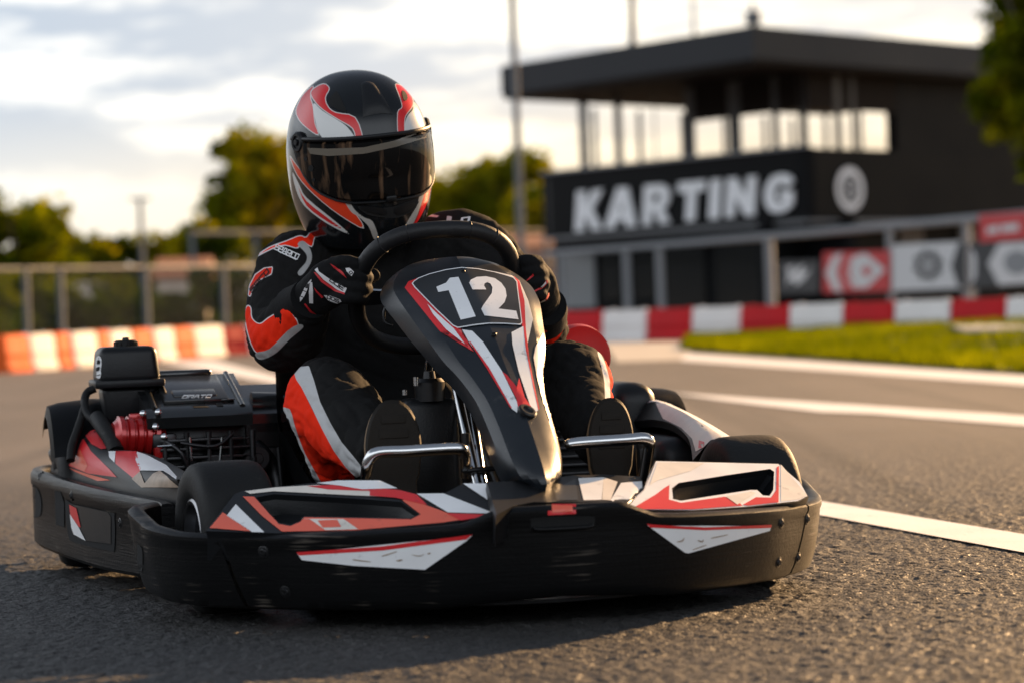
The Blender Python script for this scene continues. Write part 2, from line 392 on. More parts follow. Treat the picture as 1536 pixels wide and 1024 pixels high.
# side bumpers
sideh = [(-.578, .205), (-.578, .27), (-.600, .38), (-.632, .52), (-.668, .70), (-.700, .90), (-.724, 1.08), (-.738, 1.22), (-.736, 1.33), (-.71, 1.41), (-.65, 1.44)]
def szt(u, p): return interp([(.2, .186), (.4, .19), (.7, .196), (1.1, .205), (1.45, .208)], p.y)
def szb(u, p): return interp([(.2, .035), (.6, .03), (1.45, .04)], p.y)
SPROF = [(-.035, 0), (-.008, .02), (0, .07), (0, .30), (0, .78), (.003, .82), (.003, .93), (-.003, .99), (-.012, 1), (-.020, .99), (-.026, .95), (-.026, .8), (-.03, .3)]
for sg in (-1, 1):
    q, s = plan_curve([(x*-sg, y) for x, y in sideh]); p = P('bumper_plastic', 'void', 'black_plastic', 'sticker_white', 'sticker_red')
    bumper_wall(p, q, s, lambda f: 0, lambda f: s[-1], szt, szb, 80, -1 if sg < 0 else 1, prof=SPROF)
    p.freeze()
    if sg < 0:
        p.decal(crop(20, 480, 2.2261)([(62, 552), (82, 560), (95, 600), (92, 650), (65, 655), (58, 630)]), 1, .0015, smooth=3)
        p.decal(crop(20, 480, 2.2261)([(140, 568), (160, 572), (172, 610), (172, 690), (145, 682)]), 1, .0015)
        p.decal(crop(20, 480, 2.2261)([(175, 602), (200, 612), (325, 640), (340, 655), (340, 762), (320, 768), (210, 742), (185, 715)]), 1, .0015, smooth=2)
        p.decal(crop(20, 480, 2.2261)([(195, 612), (320, 640), (330, 655), (330, 745), (250, 735), (205, 712)]), 2, .003)
        p.decal(crop(20, 480, 2.2261)([(195, 645), (225, 690), (248, 735), (208, 713), (200, 690)]), 3, .0042)
        p.decal(crop(20, 480, 2.2261)([(193, 614), (217, 626), (232, 690), (225, 688), (197, 648)]), 4, .0042)
    so = p.build('side_bumper', kart)
    if sg < 0:
        for xy in ((107, 743), (180, 784), (60, 712)): bolt(*xy, p.bvh, so)
# ---------------------------------------------------------------- nose panels
def plane3(a, b, c):
    n = (b-a).cross(c-a).normalized(); return (n if n.z > 0 else -n), a
def on_plane(px, py, pl):
    o = KMI @ CAM; d = KMI.to_3x3() @ ray(px, py); return o + d*((pl[1]-o).dot(pl[0])/d.dot(pl[0]))
def panel(outline, hole, pl, depth=.012):
    p = P('black_plastic', 'sticker_salmon', 'sticker_white', 'sticker_red', 'sticker_cream', 'sticker_black')
    O_ = [on_plane(*q, pl) for q in outline]; n = pl[0]
    H_ = [on_plane(*q, pl) for q in hole] if hole else None
    p.prism([x - n*depth for x in O_], n*depth, hole=[x - n*depth for x in H_] if H_ else None)
    if H_:
        ctr = sum(H_, V())/len(H_); F_ = [ctr + (x-ctr)*.86 - n*.034 for x in H_]
        m = len(H_); a = [p.bm.verts.new(x - n*depth*.9) for x in H_]; b = [p.bm.verts.new(x) for x in F_]
        for i in range(m): p.face([a[i], a[(i+1) % m], b[(i+1) % m], b[i]])
        p.poly(F_); 
    lo = [x - n*depth for x in O_]; dn = [V((x.x, x.y+.012, min(x.z-.04, .15))) for x in lo]
    p.grid([lo + [lo[0]], dn + [dn[0]]])
    return p.freeze()
PLL = plane3(loc(735, 772, y=-.46), loc(320, 796, y=-.24), loc(352, 742, y=-.13))
PLR = plane3(loc(950, 768, y=-.46), loc(1210, 745, y=-.24), loc(1165, 697, y=-.13))
PLC = plane3(loc(835, 754, y=-.48), loc(935, 754, y=-.45), loc(870, 715, y=-.30))
holeL = c5([(522, 218), (590, 205), (900, 222), (1078, 235), (1147, 283), (1115, 297), (705, 290), (690, 310), (655, 323), (612, 316), (575, 285)])
p = panel(c5([(330, 347), (440, 205), (480, 190), (590, 179), (720, 165), (840, 155), (1000, 155), (1070, 188), (1140, 205), (1245, 203), (1318, 165), (1412, 165), (1512, 247), (1440, 292), (1240, 320), (900, 350), (620, 356)]), holeL, PLL); OUTL = c5([(330, 347), (440, 205), (480, 190), (590, 179), (720, 165), (840, 155), (1000, 155), (1070, 188), (1140, 205), (1245, 203), (1318, 165), (1412, 165), (1512, 247), (1440, 292), (1240, 320), (900, 350), (620, 356)])
for pts, mi, o in (([(345, 337), (395, 277), (505, 350)], 1, .001), ([(410, 290), (445, 246), (558, 357), (505, 352)], 2, .001),
    ([(472, 216), (515, 217), (610, 322), (655, 330), (694, 313), (708, 296), (1118, 304), (1155, 285), (1085, 231), (1100, 222), (1260, 280), (1432, 288), (1240, 316), (900, 346), (622, 351), (545, 290)], 1, .001),
    ([(690, 303), (860, 304), (915, 343), (790, 347), (730, 305)], 4, .0016), ([(760, 310), (835, 308), (850, 335), (780, 338)], 1, .0022),
    ([(480, 196), (600, 181), (760, 172), (960, 192), (1050, 205), (1040, 218), (900, 212), (590, 196), (500, 206)], 4, .001), ([(720, 177), (830, 172), (1072, 192), (1140, 210), (1180, 250), (1060, 222), (960, 214), (960, 196), (800, 190)], 3, .0016),
    ([(755, 167), (840, 157), (998, 157), (1066, 187), (930, 191), (840, 176)], 2, .0022),
    ([(1140, 207), (1243, 206), (1442, 284), (1260, 279)], 2, .0018), ([(1255, 282), (1440, 288), (1310, 310)], 3, .0018), ([(1318, 168), (1410, 168), (1508, 247), (1468, 268)], 2, .0018), ([(1412, 168), (1420, 175), (1510, 245), (1506, 250)], 3, .0018)):
    p.decal(c5(pts), mi, o, plane=PLL, step=200, cut=holeL, within=OUTL)
p.build('nose_panel', kart)
holeR = c6([(762, 432), (790, 410), (1000, 376), (1180, 350), (1198, 362), (1194, 440), (1178, 465), (1150, 463), (1125, 440), (1095, 440), (800, 486), (766, 478)])
p = panel(c6([(1346, 468), (1310, 405), (1217, 325), (690, 313), (668, 360), (640, 440), (560, 510), (600, 527), (850, 530), (1080, 514), (1300, 490)]), holeR, PLR); OUTR = c6([(1346, 468), (1310, 405), (1217, 325), (690, 313), (668, 360), (640, 440), (560, 510), (600, 527), (850, 530), (1080, 514), (1300, 490)])
for pts, mi, o in (([(1340, 466), (1308, 408), (1215, 329), (694, 317), (645, 440), (575, 508), (605, 523), (850, 526), (1080, 511), (1298, 487)], 2, .0008),  # white base and cream fields paint sun glare onto the red panel
    ([(600, 515), (690, 462), (730, 432), (750, 420), (748, 482), (800, 496), (985, 470), (1030, 480), (1062, 508), (850, 524), (620, 523)], 3, .0016), ([(1208, 345), (1218, 338), (1216, 494), (1085, 508), (1062, 505), (1120, 472), (1184, 474), (1206, 442)], 3, .0016),
    ([(1225, 330), (1340, 466), (1300, 482), (1226, 490)], 4, .0014), ([(700, 322), (900, 326), (840, 360), (700, 400), (665, 420)], 4, .0014), ([(990, 470), (1100, 448), (1118, 455), (1040, 505)], 4, .0022)):
    p.decal(c6(pts), mi, o, plane=PLR, step=200, cut=holeR, within=OUTR)
p.build('nose_panel', kart)
p = panel([(745, 771), (770, 758), (800, 752), (940, 752), (968, 733), (960, 714), (905, 711), (860, 712), (800, 720), (730, 722)], None, PLC)
for pts, mi, o in (([(362, 390), (470, 386), (462, 482), (385, 484)], 2, .001), ([(545, 410), (640, 402), (655, 440), (560, 506), (500, 484)], 2, .001), ([(470, 386), (530, 405), (500, 484), (464, 482)], 4, .001), ([(255, 440), (350, 392), (362, 484), (270, 484)], 5, .001)): p.decal(c6(pts), mi, o)
p.build('nose_centre', kart)
# ---------------------------------------------------------------- front fairing
FR = [(685, 385, 648, 722, -.004), (688, 392, 622, 752, -.004), (695, 406, 604, 781, -.006), (704, 425, 594, 799, -.004), (713, 443, 596, 805, 0), (722, 460, 607, 811, 0), (735, 490, 629, 817, 0), (745, 512, 646, 821, 0), (755, 540, 670, 824, 0), (765, 565, 698, 826, 0), (780, 600, 727, 834, 0), (795, 640, 745, 845, 0), (810, 685, 762, 856, 0), (818, 712, 778, 855, -.004), (821, 726, 802, 842, -.004)]
fr = []
for (px, py, l, r, dz) in FR:
    c_ = loc(px, py, x=0); s_ = FPX/(KM @ c_).y; w = (r-l)/2/.974/s_; sb = max(.07, ((px-l)-(r-px))/2/.228/s_)
    fr.append(V((w, c_.y, c_.z))); fr[-1] = (w, sb, dz, c_.y, c_.z)
A_ = catmull([V((a, b, c_)) for a, b, c_, d, e in fr], 4); B_ = catmull([V((d, e, 0)) for a, b, c_, d, e in fr], 4)
rows = []
for k, (a, b) in enumerate(zip(A_, B_)):
    w, sb, dz = a; y, z = b.x, b.y; t = k/(len(A_)-1); sk = .052 if t < .55 else .052 - .034*(t-.55)/.45
    row = []
    for f, o in ((-1, 2), (-1, 1), (-1, 0), (-.88, 0), (-.775, 0), (-.755, 0), (-.55, 0), (-.3, 0), (0, 0), (.3, 0), (.55, 0), (.755, 0), (.775, 0), (.88, 0), (1, 0), (1, 1), (1, 2)):
        af = abs(f); sbk = sb*(af/.765*.45 if af <= .765 else .45 + .55*(af-.765)/.235) ; crease = .006*math.exp(-((abs(f)-.72)/.1)**2)*(1 if t > .45 else 0)
        row.append(V((w*f + (math.copysign((.010 - .007*max(0, min(1, (t-.28)/.3)))*min(o, 1.6), f) if o else 0), y + sbk + sk*o*.5 + crease, z + dz*f*f - (.008*o if o else 0))))
    rows.append(row)
r0 = [v + V((0, .03, -.012)) for v in rows[0]]; r1 = [v + V((0, .05, -.05)) for v in rows[0]]
rl = [v + V((0, .02, -.018)) for v in rows[-1]]; rl2 = [v + V((0, .06, -.012)) for v in rows[-1]]
p = P('fairing_plastic', 'sticker_red', 'sticker_white', 'sticker_black', 'sticker_cream', 'black_metal')
p.grid([r1, r0] + rows + [rl, rl2]); p.freeze()
plate = cf([(298, 290), (312, 272), (345, 248), (430, 215), (560, 182), (680, 165), (800, 175), (930, 200), (1030, 228), (1075, 243), (1103, 275), (1125, 450), (1142, 590), (1130, 608), (1010, 600), (890, 598), (770, 612), (650, 632), (612, 615), (480, 490), (320, 325)])
p.decal(cf([(430, 213), (270, 272), (243, 320), (515, 655), (600, 705), (710, 760), (775, 812), (700, 715), (640, 640), (610, 615), (480, 490), (300, 300), (345, 248)]), 1, .0010)
p.decal(cf([(930, 195), (1060, 225), (1120, 265), (1190, 420), (1225, 560), (1180, 760), (1160, 640), (1142, 590), (1125, 450), (1103, 275), (1075, 243)]), 4, .0010)
p.decal(cf([(1075, 230), (1120, 270), (1160, 420), (1170, 640), (1200, 900), (1185, 820), (1142, 620), (1128, 450), (1103, 275)]), 1, .0014)
p.decal(c4([(618, 342), (592, 392), (585, 430), (597, 500), (612, 560), (640, 650), (700, 800), (737, 792), (700, 650), (648, 470), (650, 400), (640, 345)]), 4, .0012, step=5)  # pale sticker field that also paints the sun glare on the right facet
p.decal(c4([(622, 345), (632, 338), (644, 350), (650, 430), (704, 650), (738, 790), (730, 795), (696, 652), (640, 470), (636, 400)]), 2, .0018, step=5)
p.decal(cf([(415, 445), (480, 510), (620, 635), (705, 752), (560, 640), (460, 525)]), 2, .0016)
p.decal(plate, 2, .0020); p.decal(inset(plate, 1.5), 3, .0026)
p.decal(c4([(325, 330), (362, 335), (402, 375), (470, 478), (530, 600), (527, 633), (505, 616), (420, 470), (350, 375)]), 2, .0016)
p.decal(c4([(505, 340), (548, 318), (556, 400), (580, 520), (602, 622), (590, 634), (573, 608), (530, 480), (508, 385)]), 2, .0016)
p.decal(c4([(472, 482), (490, 495), (524, 540), (532, 505), (552, 575), (576, 610), (530, 612), (524, 580)]), 1, .0018)
p.decal(c4([(350, 372), (356, 374), (424, 468), (508, 616), (503, 616), (416, 472)]), 1, .0019); p.decal(c4([(549, 320), (554, 318), (562, 400), (584, 515), (606, 620), (602, 622), (580, 520), (556, 400)]), 1, .0019)
one = cf([(485, 322), (560, 290), (590, 252), (655, 245), (788, 548), (672, 573), (580, 348), (500, 362)])
two = cf([(737, 290), (745, 268), (790, 246), (860, 240), (930, 255), (980, 290), (1012, 335), (1022, 390), (1005, 440), (958, 488), (1095, 505), (1112, 570), (855, 541), (830, 490), (842, 462), (880, 410), (908, 370), (912, 325), (897, 297), (872, 286), (852, 296), (848, 312), (865, 342), (763, 342)])
p.decal(one, 2, .0032); p.decal(two, 2, .0032)
fairing = p.build('front_fairing', kart, sharp=17)
FB = p.bvh
def stud(px, py, r, par, host, m_='black_metal', h_=.004):
    q = P(m_); o = KMI @ CAM; d = (KMI.to_3x3() @ ray(px, py)).normalized(); h, n, i, t = host.ray_cast(o, d)
    if h is None: return
    if n.dot(d) > 0: n = -n
    q.lathe(h, n, [(r, 0), (r, h_*.7), (r*.85, h_), (r*.6, h_), (r*.5, h_*.6), (0, h_*.6)], 20); q.build('screw', par)
stud(695, 409, .0045, fairing, FB); stud(741, 503, .0055, fairing, FB); stud(790, 618, .017, fairing, FB, h_=.007)
q = P('black_metal'); a = loc(588, 472, y=.20); q.tube([a, a+V((-.012, .004, .012)), a+V((-.014, .004, -.012)), a+V((.001, 0, -.02))], .003, smooth=3); q.build('clip', fairing)
# ---------------------------------------------------------------- steering wheel and its column
WC = loc(651, 433, y=.36); wu = V((0, -.69, .724)); wn = V((0, .724, .69)); RW = .150
def rim_pt(a):                                     # angle from the top, positive to picture right
    sx, sy = math.sin(a), math.cos(a); e = 2.6
    k = (abs(sx)**e + abs(sy)**e)**(-1/e); return WC + V((1, 0, 0))*(RW*k*sx) + wu*(RW*k*sy*1.02)
p = P('leather'); p.tube([rim_pt(2*math.pi*k/64) for k in range(64)], .0165, 16, closed=True)
sw = p.build('steering_wheel', kart)
for k in (-7, -4, 3, 6): 
    p = P('leather'); a = k*.11; t = (rim_pt(a+.02)-rim_pt(a-.02)).normalized(); b = t.orthogonal().normalized(); cc = t.cross(b)
    p.tube([rim_pt(a) + (b*math.cos(j*.39) + cc*math.sin(j*.39))*.0168 for j in range(16)], .0009, 6, closed=True); p.build('stitch_ring', sw)
p = P('chrome')
for sx in (-1, 1):
    a = rim_pt(sx*1.66); h = WC + V((sx*.03, -.01, -.012)); t = (h-a); s_ = t.cross(wn).normalized()*.019
    o = []
    for f, ww in ((0.03, 1.2), (.35, .95), (.7, .95), (1, 1.3)): o.append((a + t*f, ww))
    out = [q_ + s_*ww for q_, ww in o] + [q_ - s_*ww for q_, ww in o[::-1]]
    p.prism(out, wn*-.005)
a = rim_pt(math.pi); h = WC + V((0, 0, -.02)); p.prism([a + V((-.016, 0, 0)), h + V((-.02, 0, 0)), h + V((.02, 0, 0)), a + V((.016, 0, 0))], wn*-.005)
p.build('spoke', sw)
p = P('black_metal'); p.lathe(WC - wn*.05, wn, [(.0, 0), (.03, 0), (.034, .02), (.034, .05), (.028, .06), (0, .06)], 24); p.build('hub', sw)
p = P('black_metal'); p.tube([WC - wn*.04, V((-.01, .02, .28)), V((0, -.2, .12))], .011); p.build('steering_column', kart)
for dx in (0, 19):
    p = P('chrome'); a = loc(683+dx, 572, y=.06); b = loc(714+dx*.45, 715, y=-.20); p.tube([a, a.lerp(b, .5), b, b + V((.004, -.03, -.05))], .0095 if dx == 0 else .008, 14)
    p.build('support_tube', kart)
p = P('black_metal'); b = loc(716, 704, y=-.19); p.box(b, (.055, .012, .009)); p.tube([b + V((-.02, -.012, 0)), b + V((.03, -.012, .002))], .005); p.build('tube_clamp', kart)
# ---------------------------------------------------------------- pedal hoops, tank, floor
p = P('chrome'); p.tube([loc(549, 714, y=-.17), loc(551, 702, y=-.19), loc(555, 688, y=-.20), loc(567, 678, y=-.205), loc(610, 676, y=-.205), loc(684, 672, y=-.205), loc(695, 678, y=-.20), loc(698, 690, y=-.19), loc(698, 712, y=-.17)], .0105, 14, smooth=4); p.build('pedal_hoop', kart)
p = P('chrome'); p.tube([loc(850, 668, y=-.2), loc(866, 664, y=-.205), loc(940, 659, y=-.205), loc(964, 657, y=-.205), loc(974, 662, y=-.20), loc(972, 680, y=-.18), loc(966, 716, y=-.15)], .0105, 14, smooth=4); p.build('pedal_hoop', kart)
for px, py in ((700, 700), (962, 700)):
    p = P('black_metal'); a = loc(px, py, y=-.12); p.tube([a + V((0, 0, .06)), a, a + V((0, .02, -.09))], .008); p.box(a + V((0, 0, .01)), (.012, .03, .05)); p.build('pedal', kart)
p = P('black_plastic'); a = loc(645, 645, y=.12); p.box(a + V((0, .02, -.07)), (.115, .10, .26), bev=.018, seg=3, taper=(.9, .85)); tk = p.build('fuel_tank', kart)
p = P('black_metal'); b = loc(648, 585, y=.10); p.lathe(b + V((0, .02, -.02)), (0, 0, 1), [(.028, 0), (.028, .035), (.022, .042), (.012, .042), (.010, .055), (0, .056)], 18); p.build('tank_cap', tk)
p = P('chrome'); b = loc(624, 578, y=.10); p.tube([b, b + V((0, 0, .016))], .005); p.tube([loc(607, 592, y=.1), loc(607, 584, y=.1)], .005); p.tube([loc(641, 592, y=.1), loc(643, 548, y=.16), loc(644, 540, y=.2)], .008); p.build('tank_fitting', tk)
p = P('black_metal'); hp_ = [(x*.84, y*.86, .032) for x, y in half if y < -.1 and x < .52]; tr = hp_ + [(.36, -.15, .032), (.36, 1.2, .032)]; p.prism(tr + [(-x, y, z) for x, y, z in tr[::-1][:-1]], (0, 0, .006)); p.build('floor_tray', kart)
p = P('black_metal')
for sx in (-1, 1):
    p.tube([(sx*.2, -.38, .10), (sx*.27, -.25, .055), (sx*.29, .1, .055), (sx*.30, .6, .055), (sx*.33, 1.3, .07)], .014, smooth=4)
    p.tube([(sx*.28, -.02, .06), (sx*.36, 0, .10), (sx*.42, 0, .13)], .014)
p.tube([(-.3, .62, .055), (.3, .62, .055)], .014); p.tube([(-.28, -.2, .055), (.28, -.2, .055)], .014); p.tube([(-.5, 1.12, .14), (.5, 1.12, .14)], .02)
p.build('chassis_frame', kart)
# seat
rows = []
for (y, z, w, h, tl) in ((.34, .075, .15, .05, 0), (.46, .06, .175, .11, .01), (.62, .05, .185, .16, .02), (.80, .06, .19, .20, .05), (.93, .14, .20, .16, .10), (.99, .30, .20, .10, .14), (1.02, .46, .19, .06, .10), (1.03, .53, .15, .03, .06)):
    n_ = V((0, 1, 0)); row = []
    for k in range(17):
        a = -1 + 2*k/16; e = abs(a)**3
        row.append(V((-.04 + w*1.12*math.sin(a*1.45)/math.sin(1.45), y - tl*e*1.2, z + h*e)))
    rows.append(row)
p = P('black_plastic'); sm = []
for j in range(17): sm.append(catmull([r[j] for r in rows], 4))
rows = [[sm[j][i] for j in range(17)] for i in range(len(sm[0]))]
p.grid(rows); bmesh.ops.solidify(p.bm, geom=p.bm.faces[:], thickness=.006); p.build('seat', kart)
# ---------------------------------------------------------------- wheels
def wheel(x, y, r, w, rimr):
    sx = 1 if x > 0 else -1
    wh = bpy.data.objects.new('wheel', None); COL.objects.link(wh); wh.parent = kart; wh.location = (x, y, r); wh.empty_display_size = .05
    h = w/2
    t = P('dark_rubber'); t.lathe((0, 0, 0), (1, 0, 0), [(rimr, -h*.80), (rimr+.008, -h*.92), (rimr+.022, -h), (r*.80, -h*1.0), (r*.90, -h*.95), (r*.965, -h*.84), (r*.99, -h*.68), (r, -h*.4), (r*1.003, 0), (r, h*.4), (r*.99, h*.68), (r*.965, h*.84), (r*.90, h*.95), (r*.8, h), (rimr+.022, h), (rimr+.008, h*.92), (rimr, h*.80)], 64); t.build('tyre', wh)
    m = P('rim_metal', 'black_metal'); m.lathe((0, 0, 0), (sx, 0, 0), [(rimr*.80, -h*.86), (rimr+.002, -h*.88), (rimr, -h*.78), (rimr*.82, -h*.6), (rimr*.78, 0), (rimr*.84, h*.62), (rimr+.001, h*.78), (rimr+.005, h*.9), (rimr+.001, h*.94), (rimr*.92, h*.92), (rimr*.86, h*.66), (rimr*.80, h*.35)], 48)
    m.lathe((0, 0, 0), (sx, 0, 0), [(rimr*.82, h*.3), (rimr*.55, h*.34), (rimr*.42, h*.55), (rimr*.25, h*.58), (rimr*.18, h*.8), (0, h*.8)], 32, 1); m.build('rim', wh)
    return wh
wheel(-.485, 0, .135, .135, .066).rotation_euler = (0, 0, R(7)); wheel(.485, 0, .135, .135, .066).rotation_euler = (0, 0, R(2)); wheel(-.605, 1.12, .14, .19, .066); wheel(.575, 1.12, .14, .19, .066)
# rear wheel guards
for sx in (-1, 1):
    rows = []
    for k in range(15):
        a = R(-40 + (100 if sx < 0 else 150)*k/14); r_ = (.192 if sx < 0 else .168) + .012*math.sin(k/14*math.pi); gx = -.04 if sx < 0 else 0
        rows.append([V((sx*xx + gx, 1.12 - (r_-dd)*math.sin(a), .15 + (r_-dd)*math.cos(a))) for xx, dd in ((.455, .03), (.465, .004), (.50, 0), (.58, -.006), (.65, 0), (.672, .006), (.678, .03))])
    p = P('black_plastic'); p.grid(rows); bmesh.ops.solidify(p.bm, geom=p.bm.faces[:], thickness=.004); p.build('wheel_guard', kart)
# ---------------------------------------------------------------- side pods
def rail(pts, n=30):
    q = catmull([loc(a, b, y=c_) for a, b, c_ in pts], 8); L_ = [0]
    for i in range(1, len(q)): L_.append(L_[-1]+(q[i]-q[i-1]).length)
    out = []
    for k in range(n+1):
        u = L_[-1]*k/n; i = max(1, min(len(q)-1, int(np.searchsorted(L_, u)))); out.append(q[i-1].lerp(q[i], (u-L_[i-1])/max(1e-6, L_[i]-L_[i-1])))
    return out
top = rail([(84, 672, 1.26), (93, 655, 1.2), (108, 646, 1.1), (136, 641, 1.0), (158, 668, .86), (180, 674, .76), (206, 677, .66), (250, 697, .46), (275, 720, .24)])
low = rail([(78, 694, 1.22), (90, 702, 1.12), (104, 707, 1.02), (135, 716, .82), (167, 724, .66), (190, 728, .54), (213, 731, .44), (245, 733, .32), (276, 734, .2)])
p = P('black_plastic', 'sticker_red', 'sticker_white', 'sticker_salmon', 'scuffed_sticker')
rows = []
for k, (a, b) in enumerate(zip(top, low)):
    row = [a + V((.09, .02, -.12)), a + V((.06, .01, -.03)), a + V((.02, 0, -.004))]
    for f in (0, .15, .35, .55, .75, .9, 1): row.append(a.lerp(b, f) + V((-.012, 0, .010))*math.sin(f*math.pi))
    row += [b + V((-.004, 0, -.012)), b + V((.0, 0, -.05)), b + V((.03, 0, -.09))]; rows.append(row)
p.grid(rows); p.freeze()
for pts, mi, o in (([(395, 655), (470, 627), (545, 745), (500, 752), (440, 720)], 1, .0012), ([(372, 655), (440, 765), (560, 880), (598, 922), (420, 898), (300, 850), (345, 800), (372, 720)], 1, .0012), ([(300, 862), (420, 902), (560, 940), (480, 945), (350, 892)], 3, .0012),
    ([(588, 764), (715, 764), (745, 880), (700, 930), (588, 838)], 1, .0012), ([(545, 764), (588, 764), (583, 834), (550, 800)], 2, .0012), ([(720, 767), (780, 787), (900, 850), (1000, 962), (880, 885), (740, 882), (705, 805)], 2, .0012),
    ([(770, 960), (820, 902), (860, 884), (985, 982), (750, 985), (690, 932), (740, 888)], 4, .0016), ([(208, 800), (245, 742), (265, 822)], 2, .0012), ([(345, 800), (372, 750), (420, 850), (400, 885), (310, 845)], 3, .0016)):
    p.decal(ce(pts), mi, o, step=5)
p.build('side_pod', kart)
c5b = crop(820, 480, 3.658)
top = rail([(962, 612, 1.05), (972, 601, 1.0), (984, 599, .95), (997, 604, .9), (1028, 619, .74), (1060, 637, .5), (1088, 655, .26)])
low = rail([(950, 632, .95), (968, 629, .9), (984, 629, .82), (1002, 633, .72), (1018, 642, .6), (1034, 660, .42), (1039, 690, .26)])
rows = []
for a, b in zip(top, low):
    row = [a + V((.10, 0, -.12)), a + V((.06, 0, -.04)), a + V((.02, 0, -.006))]
    for f in (0, .2, .4, .6, .8, 1): row.append(a.lerp(b, f) + V((0, -.012, .014))*math.sin(f*math.pi))
    row += [b + V((.004, .006, -.016)), b + V((.03, .03, -.02)), b + V((.05, .06, -.06)), b + V((.05, .07, -.12))]; rows.append(row)
p = P('black_plastic', 'sticker_white', 'sticker_red', 'sticker_cream'); p.grid(rows, lambda i, j: 1 if 1 < j < 5 else 0); p.freeze()
p.decal(c5b([(600, 455), (650, 458), (770, 520), (878, 580), (960, 640), (900, 660), (860, 700), (820, 720), (800, 650), (740, 590), (640, 540)]), 3, .0012, step=6)
p.decal(c5b([(838, 660), (870, 670), (860, 710), (835, 740)]), 2, .002, step=6)
p.build('side_pod', kart)
p = P('black_plastic'); p.box((.56, .86, .16), (.16, .55, .16), bev=.04, seg=3); p.build('pod_body', kart)
# rear right housing + red dome
p = P('black_plastic'); a = loc(945, 600, y=1.0); p.box(a + V((.0, .05, -.06)), (.11, .2, .2), bev=.045, seg=4); p.build('engine_shroud', kart)
p = P('red_plastic'); a = loc(866, 536, y=.80); p.lathe(a, (.1, -1, .12), [(.0, .05), (.045, .046), (.062, .036), (.070, .012), (.072, -.02), (.066, -.06), (.04, -.07)], 40); p.build('starter_cover', kart)
p = P('engine_metal', 'black_metal'); p.box((a.x+.01, .90, .22), (.13, .16, .30), bev=.02, seg=3, mi=1)
for k in range(9): p.box((a.x+.005, .815, .13 + .018*k), (.12, .03, .006), bev=.001)
p.tube([(a.x, .84, a.z), (a.x, .92, a.z - .01)], .055, 20, mi=1); p.build('second_engine', kart)
# ---------------------------------------------------------------- engine on the picture-left side
eng = bpy.data.objects.new('engine', None); COL.objects.link(eng); eng.parent = kart; eng.location = (-.42, .95, .06); EO = V((-.42, .95, .06))
def epart(p, name): return p.build(name, eng, off=-EO)
p = P('gloss_plastic')
def yz(pts, x0, x1): return [V((x0, a, b)) for a, b in pts], (x1-x0, 0, 0)
cov = [(.80, .300), (.795, .322), (.805, .334), (.84, .343), (.95, .371), (1.07, .402), (1.10, .400), (1.12, .37), (1.12, .30)]
a, b = yz(cov, -.535, -.318); p.prism(a, b); co2 = [(.90, .28), (.90, .318), (.93, .335), (1.0, .355), (1.09, .375), (1.12, .36), (1.12, .28)]; a, b = yz(co2, -.31, -.205); p.prism(a, b); es = [e for e in p.bm.edges if e.calc_face_angle(0) > .3]; bmesh.ops.bevel(p.bm, geom=es, offset=.016, segments=4, affect='EDGES', clamp_overlap=True)
SL = Matrix.Rotation(R(14), 3, 'X'); p.box((-.425, .95, .3735), (.135, .19, .010), rot=SL, bev=.004); p.box((-.425, .90, .3655), (.09, .05, .008), rot=SL, bev=.003)
for x in (-.515, -.335): p.tube([(x, .82, .338), (x, .95, .372), (x, 1.07, .402)], .006, 10)
p.tube([(-.30, .95, .335), (-.22, .95, .33)], .028, 20)
p.box((-.425, 1.08, .404), (.12, .04, .018), bev=.008, seg=3)
p.box((-.36, .865, .352), (.028, .02, .003), bev=.001); p.box((-.42, .87, .354), (.07, .012, .004), rot=Matrix.Rotation(R(11), 3, 'X'), bev=.002)
p.freeze(); cg = crop(200, 540, 5.121)
p.mats.append(MATS['suit_label']); p.mats.append(MATS['void'])
for q_ in letters('ORATO', cg([(375, 292)])[0], cg([(590, 286)])[0], (2.5, -4.2), .55): p.decal(q_, 1, .001, step=4)
p.decal(cg([(490, 318), (530, 290), (552, 310), (545, 320)]), 2, .001); p.decal(cg([(455, 350), (540, 345), (590, 362), (465, 365)]), 2, .0012); p.decal(cg([(630, 330), (680, 328), (692, 355), (645, 355)]), 2, .0012)
epart(p, 'engine_cover')
p = P('chrome')
for xa, ya, xb, yb in ((218, 575, 277, 612), (322, 574, 350, 612)): p.tube([loc(xa, ya, y=1.06) , loc((xa+xb)/2, (ya+yb)/2-3, y=.93), loc(xb, yb, y=.835)], .0022, 8)
epart(p, 'cover_trim')
p = P('engine_metal', 'black_metal'); p.box((-.425, .97, .20), (.2, .26, .21), bev=.012, mi=1); p.box((-.33, 1.0, .21), (.24, .2, .2), bev=.012, mi=1)
for k in range(9): p.box((-.425, .82, .13 + k*.018), (.17, .05, .006), bev=.001)
for k in range(5): p.tube([(-.50+k*.045, .80, .12), (-.50+k*.045, .80, .29)], .006, mi=k % 2)
p.lathe((-.39, .83, .2), (0, -1, 0), [(.05, 0), (.05, .025), (.04, .035), (.018, .036), (.016, .05), (0, .05)], 24, 1)
for k in range(7): p.tube([(-.52+.05*k+random.uniform(-.01, .01), .79, .10+.02*random.random()), (-.52+.05*k, .785, .2+.06*random.random())], .004+.003*random.random(), 8)
for k in range(6): p.lathe((-.28+.0*k, .84+.03*k, .16+.025*(k % 3)), (0, -1, .1), [(.010, 0), (.010, .012), (.006, .014), (0, .014)], 10)
p.tube([(-.3, .9, .25), (-.27, .85, .2), (-.26, .83, .12)], .018, mi=1, smooth=4); p.box((-.27, .95, .2), (.07, .12, .1), bev=.012, mi=1)
p.box((-.50, .815, .275), (.05, .03, .03), bev=.006); p.tube([(-.5, .80, .275), (-.47, .785, .25), (-.45, .79, .2)], .005, smooth=4); p.tube([(-.36, .80, .285), (-.40, .785, .26), (-.47, .785, .27)], .004, smooth=4)
